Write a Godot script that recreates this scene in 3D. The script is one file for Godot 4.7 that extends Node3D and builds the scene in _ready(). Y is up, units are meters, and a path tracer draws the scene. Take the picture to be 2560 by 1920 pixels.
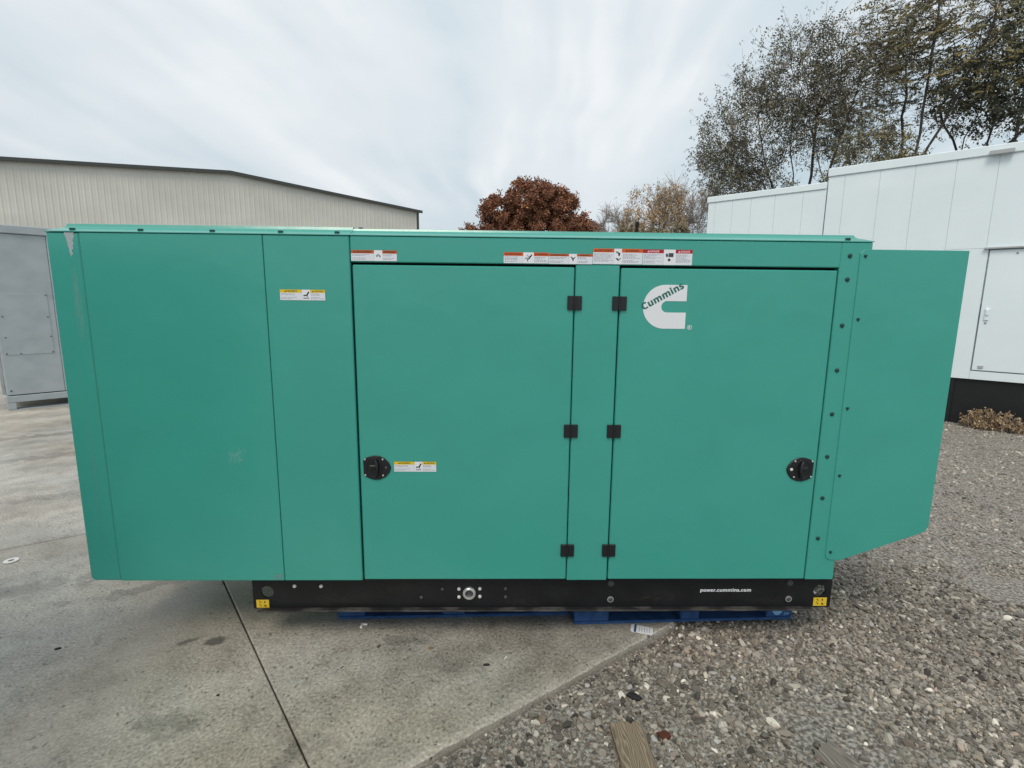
extends Node3D

# ------------------------------------------------------------------ helpers
var names := {}
var rng := RandomNumberGenerator.new()
var M := {}
var font_bold: SystemFont

func numbered(called: String, parent: Node) -> String:
	var key := str(parent.get_instance_id()) + called
	var n: int = names.get(key, 0)
	names[key] = n + 1
	return called if n == 0 else "%s_%03d" % [called, n]

func tag(o, label := "", category := "", group := "", kind := ""):
	if label != "": o.set_meta("label", label)
	if category != "": o.set_meta("category", category)
	if group != "": o.set_meta("group", group)
	if kind != "": o.set_meta("kind", kind)
	return o

func thing(called: String, label: String, category: String, at := Vector3.ZERO, turn := 0.0, group := "") -> Node3D:
	var o := Node3D.new()
	o.name = numbered(called, self)
	add_child(o, true)
	o.position = at
	o.rotation.y = turn
	tag(o, label, category, group)
	return o

func struct(called: String, parent: Node = self) -> Node3D:
	var o := Node3D.new()
	o.name = numbered(called, parent)
	parent.add_child(o, true)
	o.set_meta("kind", "structure")
	return o

func put(called: String, mesh: Mesh, mat: Material, parent: Node = self, at := Vector3.ZERO) -> MeshInstance3D:
	var o := MeshInstance3D.new()
	o.mesh = mesh
	if mat: o.material_override = mat
	o.name = numbered(called, parent)
	parent.add_child(o, true)
	o.position = at
	return o

func obj(called: String, st: SurfaceTool, mat: Material, parent: Node = self, at := Vector3.ZERO) -> MeshInstance3D:
	return put(called, st.commit(), mat, parent, at)

func mb() -> SurfaceTool:
	var st := SurfaceTool.new()
	st.begin(Mesh.PRIMITIVE_TRIANGLES)
	return st

# one flat triangle whose front looks along n
func tri(st: SurfaceTool, a: Vector3, b: Vector3, c: Vector3, n: Vector3):
	var f := (b - a).cross(c - a)
	if f.length_squared() < 1e-16: return
	f = f.normalized()
	var m := f
	if f.dot(n) < 0.0: m = -f
	st.set_normal(m); st.add_vertex(a)
	if f.dot(n) > 0.0:
		st.set_normal(m); st.add_vertex(c)
		st.set_normal(m); st.add_vertex(b)
	else:
		st.set_normal(m); st.add_vertex(b)
		st.set_normal(m); st.add_vertex(c)

func quad(st: SurfaceTool, a: Vector3, b: Vector3, c: Vector3, d: Vector3, n: Vector3):
	tri(st, a, b, c, n)
	tri(st, a, c, d, n)

# smooth quad with four normals
func squad(st: SurfaceTool, p: Array, n: Array):
	var f: Vector3 = (p[1] - p[0]).cross(p[2] - p[0])
	if f.length_squared() < 1e-18: f = (p[2] - p[0]).cross(p[3] - p[0])
	var order := [0, 2, 1, 0, 3, 2] if f.dot(n[0] + n[1] + n[2] + n[3]) > 0.0 else [0, 1, 2, 0, 2, 3]
	for i in order:
		st.set_normal(n[i]); st.add_vertex(p[i])

func box(st: SurfaceTool, c: Vector3, s: Vector3, b := 0.0, xf := Transform3D.IDENTITY):
	var h := s * 0.5
	b = min(b, min(h.x, min(h.y, h.z)) * 0.95)
	var vert = func(sg: Vector3, axis: int) -> Vector3:
		var v := Vector3.ZERO
		for i in 3: v[i] = sg[i] * (h[i] if i == axis else h[i] - b)
		return xf * (c + v)
	for a in 3:
		var u := (a + 1) % 3
		var w := (a + 2) % 3
		for s1 in [-1.0, 1.0]:
			var n := Vector3.ZERO
			n[a] = s1
			var q := []
			for k in [[-1, -1], [1, -1], [1, 1], [-1, 1]]:
				var sg := Vector3.ZERO
				sg[a] = s1; sg[u] = k[0]; sg[w] = k[1]
				q.append(vert.call(sg, a))
			quad(st, q[0], q[1], q[2], q[3], xf.basis * n)
	if b <= 0.0: return
	for a in 3:
		var u := (a + 1) % 3
		var w := (a + 2) % 3
		for s1 in [-1.0, 1.0]:
			for s2 in [-1.0, 1.0]:
				var g0 := Vector3.ZERO
				g0[a] = -1.0; g0[u] = s1; g0[w] = s2
				var g1 := g0
				g1[a] = 1.0
				var n := Vector3.ZERO
				n[u] = s1; n[w] = s2
				quad(st, vert.call(g0, u), vert.call(g1, u), vert.call(g1, w), vert.call(g0, w), xf.basis * n)
	for sx in [-1.0, 1.0]:
		for sy in [-1.0, 1.0]:
			for sz in [-1.0, 1.0]:
				var g := Vector3(sx, sy, sz)
				tri(st, vert.call(g, 0), vert.call(g, 1), vert.call(g, 2), xf.basis * g)

func bx(x0: float, x1: float, y0: float, y1: float, z0: float, z1: float, b := 0.0) -> ArrayMesh:
	var st := mb()
	box(st, Vector3((x0 + x1) / 2, (y0 + y1) / 2, (z0 + z1) / 2), Vector3(x1 - x0, y1 - y0, abs(z1 - z0)), b)
	return st.commit()

# convex-ish polygon (counter-clockwise) pushed from z0 to z1, front edge chamfered by b
func plate(st: SurfaceTool, poly: PackedVector2Array, z0: float, z1: float, b: float, xf := Transform3D.IDENTITY):
	var n := poly.size()
	var inner := PackedVector2Array()
	for i in n:
		var p := poly[i]
		var e0 := (p - poly[(i + n - 1) % n]).normalized()
		var e1 := (poly[(i + 1) % n] - p).normalized()
		var n0 := Vector2(-e0.y, e0.x)
		var n1 := Vector2(-e1.y, e1.x)
		var m := (n0 + n1).normalized()
		inner.append(p + m * b / max(0.4, m.dot(n0)))
	var ids := Geometry2D.triangulate_polygon(inner)
	for k in range(0, ids.size(), 3):
		var a := inner[ids[k]]
		var bb := inner[ids[k + 1]]
		var c := inner[ids[k + 2]]
		tri(st, xf * Vector3(a.x, a.y, z1), xf * Vector3(bb.x, bb.y, z1), xf * Vector3(c.x, c.y, z1), xf.basis.z)
	ids = Geometry2D.triangulate_polygon(poly)
	for k in range(0, ids.size(), 3):
		var a := poly[ids[k]]
		var bb := poly[ids[k + 1]]
		var c := poly[ids[k + 2]]
		tri(st, xf * Vector3(a.x, a.y, z0), xf * Vector3(bb.x, bb.y, z0), xf * Vector3(c.x, c.y, z0), -xf.basis.z)
	for i in n:
		var j := (i + 1) % n
		var e := (poly[j] - poly[i]).normalized()
		var o := xf.basis * Vector3(e.y, -e.x, 0)
		quad(st, xf * Vector3(poly[i].x, poly[i].y, z0), xf * Vector3(poly[j].x, poly[j].y, z0), xf * Vector3(poly[j].x, poly[j].y, z1 - b), xf * Vector3(poly[i].x, poly[i].y, z1 - b), o)
		if b > 0.0:
			quad(st, xf * Vector3(poly[i].x, poly[i].y, z1 - b), xf * Vector3(poly[j].x, poly[j].y, z1 - b), xf * Vector3(inner[j].x, inner[j].y, z1), xf * Vector3(inner[i].x, inner[i].y, z1), o + xf.basis.z)

# rounded rectangle, radii for bottom-left, bottom-right, top-right, top-left
func rrect(x0: float, x1: float, y0: float, y1: float, r: Array, steps := 5) -> PackedVector2Array:
	var out := PackedVector2Array()
	var cs := [[x0, y0, 1, 1, PI], [x1, y0, -1, 1, 1.5 * PI], [x1, y1, -1, -1, 0.0], [x0, y1, 1, -1, 0.5 * PI]]
	for k in 4:
		var c = cs[k]
		var rr: float = r[k]
		if rr <= 0.0:
			out.append(Vector2(c[0], c[1]))
			continue
		var m := Vector2(c[0] + c[2] * rr, c[1] + c[3] * rr)
		for i in steps + 1:
			var a: float = c[4] + 0.5 * PI * i / steps
			out.append(m + Vector2(cos(a), sin(a)) * rr)
	return out

# turned shape: profile of (radius, height) along dir from at
func lathe(st: SurfaceTool, at: Vector3, dir: Vector3, prof: Array, sides := 12):
	var d := dir.normalized()
	var u := d.cross(Vector3.UP if abs(d.y) < 0.9 else Vector3.RIGHT).normalized()
	var w := d.cross(u)
	for k in prof.size() - 1:
		var a: Vector2 = prof[k]
		var b: Vector2 = prof[k + 1]
		var slope := (b - a).normalized()
		for i in sides:
			var q := []
			var nn := []
			for p in [[a, i], [a, i + 1], [b, i + 1], [b, i]]:
				var ang: float = TAU * p[1] / sides
				var o := u * cos(ang) + w * sin(ang)
				q.append(at + o * p[0].x + d * p[0].y)
				nn.append((o * slope.y - d * slope.x).normalized())
			squad(st, q, nn)

func bolt_mesh(r: float, h: float, sides := 10) -> ArrayMesh:
	var st := mb()
	lathe(st, Vector3.ZERO, Vector3(0, 0, 1), [Vector2(r, 0), Vector2(r, h * 0.5), Vector2(r * 0.75, h * 0.9), Vector2(r * 0.3, h), Vector2(0.0, h)], sides)
	return st.commit()

func tube(st: SurfaceTool, a: Vector3, b: Vector3, ra: float, rb: float, sides := 4):
	var d := (b - a)
	if d.length() < 1e-4: return
	d = d.normalized()
	var u := d.cross(Vector3.UP if abs(d.y) < 0.9 else Vector3.RIGHT).normalized()
	var w := d.cross(u)
	for i in sides:
		var o0 := u * cos(TAU * i / sides) + w * sin(TAU * i / sides)
		var o1 := u * cos(TAU * (i + 1) / sides) + w * sin(TAU * (i + 1) / sides)
		squad(st, [a + o0 * ra, a + o1 * ra, b + o1 * rb, b + o0 * rb], [o0, o1, o1, o0])

# flat sheet in the xy plane facing +z, texture over the front
func sheet(w: float, h: float, t := 0.001) -> ArrayMesh:
	var st := mb()
	var x := w / 2
	var y := h / 2
	var pts := [[-x, -y, 0, 1], [-x, y, 0, 0], [x, y, 1, 0], [x, -y, 1, 1]]
	for i in [0, 1, 2, 0, 2, 3]:
		st.set_normal(Vector3(0, 0, 1)); st.set_uv(Vector2(pts[i][2], pts[i][3])); st.add_vertex(Vector3(pts[i][0], pts[i][1], t))
	for k in 4:
		var a = pts[k]
		var b = pts[(k + 1) % 4]
		var n := Vector3(a[1] + b[1], 0, 0)
		n = Vector3((a[0] + b[0]), (a[1] + b[1]), 0).normalized()
		var q := [Vector3(a[0], a[1], 0), Vector3(a[0], a[1], t), Vector3(b[0], b[1], t), Vector3(b[0], b[1], 0)]
		for i in [0, 1, 2, 0, 2, 3]:
			st.set_normal(n); st.set_uv(Vector2(0.01, 0.98)); st.add_vertex(q[i])
	return st.commit()

func lin(r: float, g: float, b: float) -> Color:
	return Color(r, g, b).linear_to_srgb()

func mat(c: Color, rough := 0.6, metal := 0.0) -> StandardMaterial3D:
	var m := StandardMaterial3D.new()
	m.albedo_color = c
	m.roughness = rough
	m.metallic = metal
	return m

func noise(seed_: int, freq: float, type := FastNoiseLite.TYPE_SIMPLEX_SMOOTH, oct := 4) -> FastNoiseLite:
	var n := FastNoiseLite.new()
	n.seed = seed_
	n.frequency = freq
	n.noise_type = type
	n.fractal_octaves = oct
	return n

func noise_tex(seed_: int, freq: float, size := 512, type := FastNoiseLite.TYPE_SIMPLEX_SMOOTH, oct := 4, ramp: Gradient = null, normal_map := false, bump := 4.0) -> ImageTexture:
	var img := noise(seed_, freq, type, oct).get_seamless_image(size, size)
	if ramp:
		var lut := PackedByteArray()
		lut.resize(768)
		for i in 256:
			var c := ramp.sample(i / 255.0)
			lut[i * 3] = int(c.r * 255); lut[i * 3 + 1] = int(c.g * 255); lut[i * 3 + 2] = int(c.b * 255)
		var src := img.get_data()
		var dst := PackedByteArray()
		dst.resize(src.size() * 3)
		for i in src.size():
			var v := src[i] * 3
			dst[i * 3] = lut[v]; dst[i * 3 + 1] = lut[v + 1]; dst[i * 3 + 2] = lut[v + 2]
		img = Image.create_from_data(size, size, false, Image.FORMAT_RGB8, dst)
	if normal_map:
		img.convert(Image.FORMAT_RGBA8)
		img.bump_map_to_normal_map(bump)
	return ImageTexture.create_from_image(img)

func ramp(stops: Array) -> Gradient:
	var g := Gradient.new()
	var o := PackedFloat32Array()
	var c := PackedColorArray()
	for s in stops:
		o.append(s[0]); c.append(s[1])
	g.offsets = o
	g.colors = c
	return g

func tri_tex(m: StandardMaterial3D, tex: Texture2D, metres: float, world := false):
	m.albedo_texture = tex
	m.uv1_triplanar = true
	m.uv1_world_triplanar = world
	m.uv1_scale = Vector3.ONE / metres

# ------------------------------------------------------------------ drawing on images
func fill_tri(img: Image, a: Vector2, b: Vector2, c: Vector2, col: Color):
	var x0: int = max(0, int(floor(min(a.x, min(b.x, c.x)))))
	var x1: int = min(img.get_width() - 1, int(ceil(max(a.x, max(b.x, c.x)))))
	var y0: int = max(0, int(floor(min(a.y, min(b.y, c.y)))))
	var y1: int = min(img.get_height() - 1, int(ceil(max(a.y, max(b.y, c.y)))))
	var area := (b - a).cross(c - a)
	if abs(area) < 1e-6: return
	for y in range(y0, y1 + 1):
		for x in range(x0, x1 + 1):
			var p := Vector2(x + 0.5, y + 0.5)
			var w0 := (b - a).cross(p - a) / area
			var w1 := (c - b).cross(p - b) / area
			var w2 := (a - c).cross(p - c) / area
			if w0 >= -0.001 and w1 >= -0.001 and w2 >= -0.001: img.set_pixel(x, y, col)

func text_geo(text: String, f: Font) -> Array:
	var t := TextMesh.new()
	t.text = text
	t.font = f
	t.font_size = 64
	t.pixel_size = 0.01
	t.depth = 0.0
	t.curve_step = 0.8
	return [t.get_mesh_arrays(), t.get_aabb()]

# text fitted into the rectangle x,y,w,h of the image
func draw_text(img: Image, text: String, x: float, y: float, w: float, h: float, col: Color):
	var g := text_geo(text, font_bold)
	var bb: AABB = g[1]
	var v: PackedVector3Array = g[0][Mesh.ARRAY_VERTEX]
	var ids = g[0][Mesh.ARRAY_INDEX]
	var list := []
	if ids == null or ids.size() == 0:
		for i in v.size(): list.append(i)
	else:
		for i in ids: list.append(i)
	for k in range(0, list.size() - 2, 3):
		var q := []
		for j in 3:
			var p := v[list[k + j]]
			q.append(Vector2(x + (p.x - bb.position.x) / bb.size.x * w, y + h - (p.y - bb.position.y) / bb.size.y * h))
		fill_tri(img, q[0], q[1], q[2], col)

func draw_line(img: Image, a: Vector2, b: Vector2, wd: float, col: Color):
	var n := (b - a).normalized().orthogonal() * wd * 0.5
	fill_tri(img, a - n, a + n, b + n, col)
	fill_tri(img, a - n, b + n, b - n, col)

func draw_disc(img: Image, c: Vector2, r: float, col: Color):
	for k in 14:
		fill_tri(img, c, c + Vector2.from_angle(TAU * k / 14) * r, c + Vector2.from_angle(TAU * (k + 1) / 14) * r, col)

func body_lines(img: Image, x0: int, x1: int, y0: int, y1: int, n: int, r: RandomNumberGenerator):
	var step := float(y1 - y0) / n
	for k in n:
		if n > 4 and k % 3 == 2 and r.randf() < 0.6: continue
		var x := float(x0)
		var stop: float = x0 + (x1 - x0) * r.randf_range(0.55, 1.0)
		while x < stop:
			var w := r.randf_range(8, 26)
			var g := r.randf_range(0.42, 0.6)
			img.fill_rect(Rect2i(int(x), int(y0 + step * k), int(min(w, stop - x)), int(max(2.0, step * 0.42))), Color(g, g, g + 0.04))
			x += w + r.randf_range(4, 7)

func warn_triangle(img: Image, c: Vector2, s: float, col: Color, mark: Color):
	fill_tri(img, c + Vector2(0, -s), c + Vector2(-s * 1.1, s * 0.8), c + Vector2(s * 1.1, s * 0.8), col)
	draw_line(img, c + Vector2(0, -s * 0.35), c + Vector2(0, s * 0.25), s * 0.22, mark)
	draw_disc(img, c + Vector2(0, s * 0.55), s * 0.14, mark)

# sticker: list of columns [width share, header colour or null, header word, ink, picture]
func sticker_mat(w: int, h: int, cols: Array, head: float, lines: int, seed_: int) -> StandardMaterial3D:
	var r := RandomNumberGenerator.new()
	r.seed = seed_
	var img := Image.create(w, h, false, Image.FORMAT_RGB8)
	img.fill(Color(0.88, 0.90, 0.93))
	var x := 0.0
	var ink := Color(0.08, 0.1, 0.12)
	for c in cols:
		var cw: float = c[0] * w
		var hh: float = head * h
		if c[1] != null:
			img.fill_rect(Rect2i(int(x), 0, int(cw + 1), int(hh)), c[1])
			var th := hh * 0.56
			var word: String = c[2]
			var tw: float = min(cw * 0.7, th * 0.72 * word.length())
			var left := x + (cw - tw - th * 1.3) / 2
			warn_triangle(img, Vector2(left + th * 0.5, hh * 0.52), th * 0.55, c[3], c[1])
			draw_text(img, word, left + th * 1.3, hh * 0.22, tw, th, c[3])
			body_lines(img, int(x + cw * 0.05), int(x + cw * 0.95), int(hh + h * 0.08), int(h * 0.95), lines, r)
		else:
			img.fill_rect(Rect2i(int(x), 0, int(cw), h), Color(0.92, 0.93, 0.95))
			var o := Vector2(x + cw / 2, h * 0.5)
			var s := cw * 0.01
			match c[4]:
				"hot":
					for k in 3:
						draw_line(img, o + Vector2(-30 + 24 * k, 34) * s, o + Vector2(-22 + 24 * k, 26) * s, 5 * s, ink)
					draw_line(img, o + Vector2(-34, 42) * s, o + Vector2(36, 42) * s, 7 * s, ink)
					fill_tri(img, o + Vector2(-36, 2) * s, o + Vector2(4, -4) * s, o + Vector2(-28, 16) * s, ink)
					draw_line(img, o + Vector2(-30, 8) * s, o + Vector2(14, 2) * s, 15 * s, ink)
					draw_line(img, o + Vector2(10, 4) * s, o + Vector2(34, -40) * s, 17 * s, ink)
					draw_line(img, o + Vector2(8, 4) * s, o + Vector2(16, 24) * s, 8 * s, ink)
				"fall":
					draw_disc(img, o + Vector2(14, -14) * s, 6 * s, ink)
					draw_line(img, o + Vector2(32, -30) * s, o + Vector2(4, 10) * s, 11 * s, ink)
					draw_line(img, o + Vector2(10, 2) * s, o + Vector2(-14, -26) * s, 5 * s, ink)
					draw_line(img, o + Vector2(4, 10) * s, o + Vector2(-18, 0) * s, 7 * s, ink)
					draw_line(img, o + Vector2(-18, 0) * s, o + Vector2(-34, 10) * s, 6 * s, ink)
					draw_line(img, o + Vector2(4, 10) * s, o + Vector2(-16, 20) * s, 7 * s, ink)
					draw_line(img, o + Vector2(-16, 20) * s, o + Vector2(-4, 34) * s, 6 * s, ink)
				"gear":
					draw_disc(img, o + Vector2(-16, 4) * s, 11 * s, ink)
					draw_disc(img, o + Vector2(18, 10) * s, 10 * s, ink)
					draw_line(img, o + Vector2(-10, -14) * s, o + Vector2(20, 2) * s, 10 * s, ink)
					draw_disc(img, o + Vector2(-16, 4) * s, 4 * s, Color(0.9, 0.92, 0.94))
					draw_disc(img, o + Vector2(18, 10) * s, 4 * s, Color(0.9, 0.92, 0.94))
				"hand":
					fill_tri(img, o + Vector2(0, -60) * s, o + Vector2(30, -40) * s, o + Vector2(20, 0) * s, ink)
					fill_tri(img, o + Vector2(0, -60) * s, o + Vector2(20, 0) * s, o + Vector2(2, -16) * s, ink)
					for k in 3: draw_line(img, o + Vector2(-30 + 9 * k, -64) * s, o + Vector2(-14 + 6 * k, -40) * s, 5 * s, ink)
					fill_tri(img, o + Vector2(-34, 20) * s, o + Vector2(4, 24) * s, o + Vector2(10, 62) * s, ink)
					draw_line(img, o + Vector2(4, 52) * s, o + Vector2(36, 20) * s, 9 * s, ink)
				"shock":
					img.fill_rect(Rect2i(int(o.x - 8 * s), int(o.y - 34 * s), int(42 * s), int(30 * s)), Color(0.25, 0.27, 0.3))
					draw_line(img, o + Vector2(-24, -30) * s, o + Vector2(-22, -6) * s, 16 * s, Color(0.25, 0.27, 0.3))
					draw_line(img, o + Vector2(-34, -20) * s, o + Vector2(-10, -16) * s, 7 * s, Color(0.25, 0.27, 0.3))
					draw_line(img, o + Vector2(-30, -3) * s, o + Vector2(30, -3) * s, 5 * s, Color(0.4, 0.42, 0.45))
					draw_disc(img, o + Vector2(-2, 22) * s, 12 * s, Color(0.2, 0.22, 0.24))
				"lift":
					for k in 4:
						draw_line(img, o + Vector2(-28 + 8 * k, -30 + 4 * k) * s, o + Vector2(-10 + 6 * k, -4 + 10 * k) * s, 6 * s, ink)
						draw_line(img, o + Vector2(32 - 8 * k, -28 + 6 * k) * s, o + Vector2(10 - 6 * k, 0 + 8 * k) * s, 6 * s, ink)
			draw_line(img, Vector2(x, 0), Vector2(x, h), 1.5, Color(0.6, 0.62, 0.66))
		x += cw
	img.generate_mipmaps()
	var m := mat(Color.WHITE, 0.45)
	m.albedo_texture = ImageTexture.create_from_image(img)
	return m

# a see-through smear of noise, for scuffs on paint
func smear_mat(col: Color, seed_: int, strength: float, cut: float, fx := 0.03, fy := 0.03) -> StandardMaterial3D:
	var n := noise(seed_, 1.0)
	var s := 96
	var img := Image.create(s, s, false, Image.FORMAT_RGBA8)
	for y in s:
		for x in s:
			var d := Vector2(x / (s * 0.5) - 1.0, y / (s * 0.5) - 1.0)
			var edge: float = clamp(1.0 - d.length(), 0.0, 1.0)
			var v := n.get_noise_2d(x * fx, y * fy) * 0.5 + 0.5
			var a: float = clamp((v * sqrt(edge) - cut) * 2.2, 0.0, 1.0) * strength
			img.set_pixel(x, y, Color(col.r, col.g, col.b, a))
	var m := mat(Color.WHITE, 0.7)
	m.albedo_texture = ImageTexture.create_from_image(img)
	m.transparency = BaseMaterial3D.TRANSPARENCY_ALPHA
	return m

# ------------------------------------------------------------------ the scene
func _ready():
	rng.seed = 71
	# --- camera, sky, sun, exposure
	var cam := Camera3D.new()
	cam.name = "camera"
	add_child(cam)
	cam.position = Vector3(0, 1.57, 2.15)
	cam.rotation = Vector3(-0.162357, -0.022075, 0.0104)
	cam.fov = 73.72
	cam.near = 0.05
	cam.far = 2000.0
	cam.current = true
	var we := WorldEnvironment.new()
	we.name = "world_environment"
	var env := Environment.new()
	env.background_mode = Environment.BG_SKY
	env.tonemap_mode = Environment.TONE_MAPPER_LINEAR
	env.tonemap_exposure = 1.0
	env.sdfgi_enabled = true
	env.ssao_enabled = true
	env.ssil_enabled = true
	var sky := Sky.new()
	var pan := PanoramaSkyMaterial.new()
	pan.panorama = make_sky()
	sky.sky_material = pan
	env.sky = sky
	env.background_energy_multiplier = 1.0
	we.environment = env
	add_child(we)
	var sun := DirectionalLight3D.new()
	sun.name = "sun"
	sun.light_energy = 0.5
	sun.light_color = Color(1.0, 0.955, 0.89)
	sun.light_angular_distance = 25.0
	sun.shadow_enabled = true
	add_child(sun)
	sun.look_at_from_position(Vector3.ZERO, -Vector3(-0.30, 1.08, 0.74))

	font_bold = SystemFont.new()
	font_bold.font_names = PackedStringArray(["Droid Sans"])
	font_bold.font_weight = 700

	make_materials()
	make_ground()
	make_building()
	make_white_units()
	make_grey_enclosure()
	make_left_cabinet()
	make_trees()
	make_generator()
	make_pallets()
	make_litter()
	make_weeds()

func make_sky() -> ImageTexture:
	var w := 1280
	var h := 640
	var data := PackedByteArray()
	data.resize(w * h * 3)
	var n1 := noise(5, 1.0, FastNoiseLite.TYPE_SIMPLEX_SMOOTH, 4)
	var n2 := noise(9, 1.0, FastNoiseLite.TYPE_SIMPLEX_SMOOTH, 5)
	var n3 := noise(21, 1.0, FastNoiseLite.TYPE_SIMPLEX_SMOOTH, 3)
	var bd := Vector2(0.06, -0.998)       # the way the cloud bands run
	var bn := Vector2(0.998, 0.06)
	for y in h:
		var el := (0.5 - (y + 0.5) / h) * PI
		var sy := sin(el)
		var cy := cos(el)
		for x in w:
			var c := Vector3(0.50, 0.53, 0.55)
			if sy > -0.03:
				var az := ((x + 0.5) / w - 0.5) * TAU
				var dx := sin(az) * cy
				var dz := -cos(az) * cy
				var k := 1.0 / (maxf(sy, 0.0) + 0.07)
				var p := Vector2(dx, dz) * k
				var a := p.dot(bd)
				var b := p.dot(bn)
				b += 0.15 * n3.get_noise_2d(a * 0.45, b * 0.45)
				var v1 := n1.get_noise_2d(a * 0.10, b * 1.0)
				var v2 := n2.get_noise_2d(a * 0.40 + 7.0, b * 4.2) * clampf(0.5 + 1.6 * n3.get_noise_2d(a * 0.6 + 9.0, b * 0.9), 0.0, 1.2)
				var v3 := n3.get_noise_2d(a * 0.20 - 3.0, b * 0.30)
				var v4 := n2.get_noise_2d(az * 2.2 + el * 3.0 + 40.0, el * 5.0 - az * 1.2)
				var t := 0.62 + 0.50 * v1 + 0.34 * v2 + 0.34 * v3 + 0.30 * v4
				# the thin high sheet is bluer to the left and duller towards the horizon
				var hz: float = clamp(1.0 - sy / 0.40, 0.0, 1.0)
				t -= 0.30 * hz
				t -= 0.55 * clamp(-dx * 1.1, 0.0, 1.0)
				t = clamp(t, 0.0, 1.0)
				var blue := Vector3(0.570, 0.690, 0.765).lerp(Vector3(0.615, 0.705, 0.765), clamp(hz + dx, 0.0, 1.0))
				var white := Vector3(0.885, 0.915, 0.940)
				c = blue.lerp(white, t)
			var i := (y * w + x) * 3
			data[i] = int(clamp(pow(c.x, 1.0 / 2.2) * 255.0, 0, 255))
			data[i + 1] = int(clamp(pow(c.y, 1.0 / 2.2) * 255.0, 0, 255))
			data[i + 2] = int(clamp(pow(c.z, 1.0 / 2.2) * 255.0, 0, 255))
	return ImageTexture.create_from_image(Image.create_from_data(w, h, false, Image.FORMAT_RGB8, data))

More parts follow.
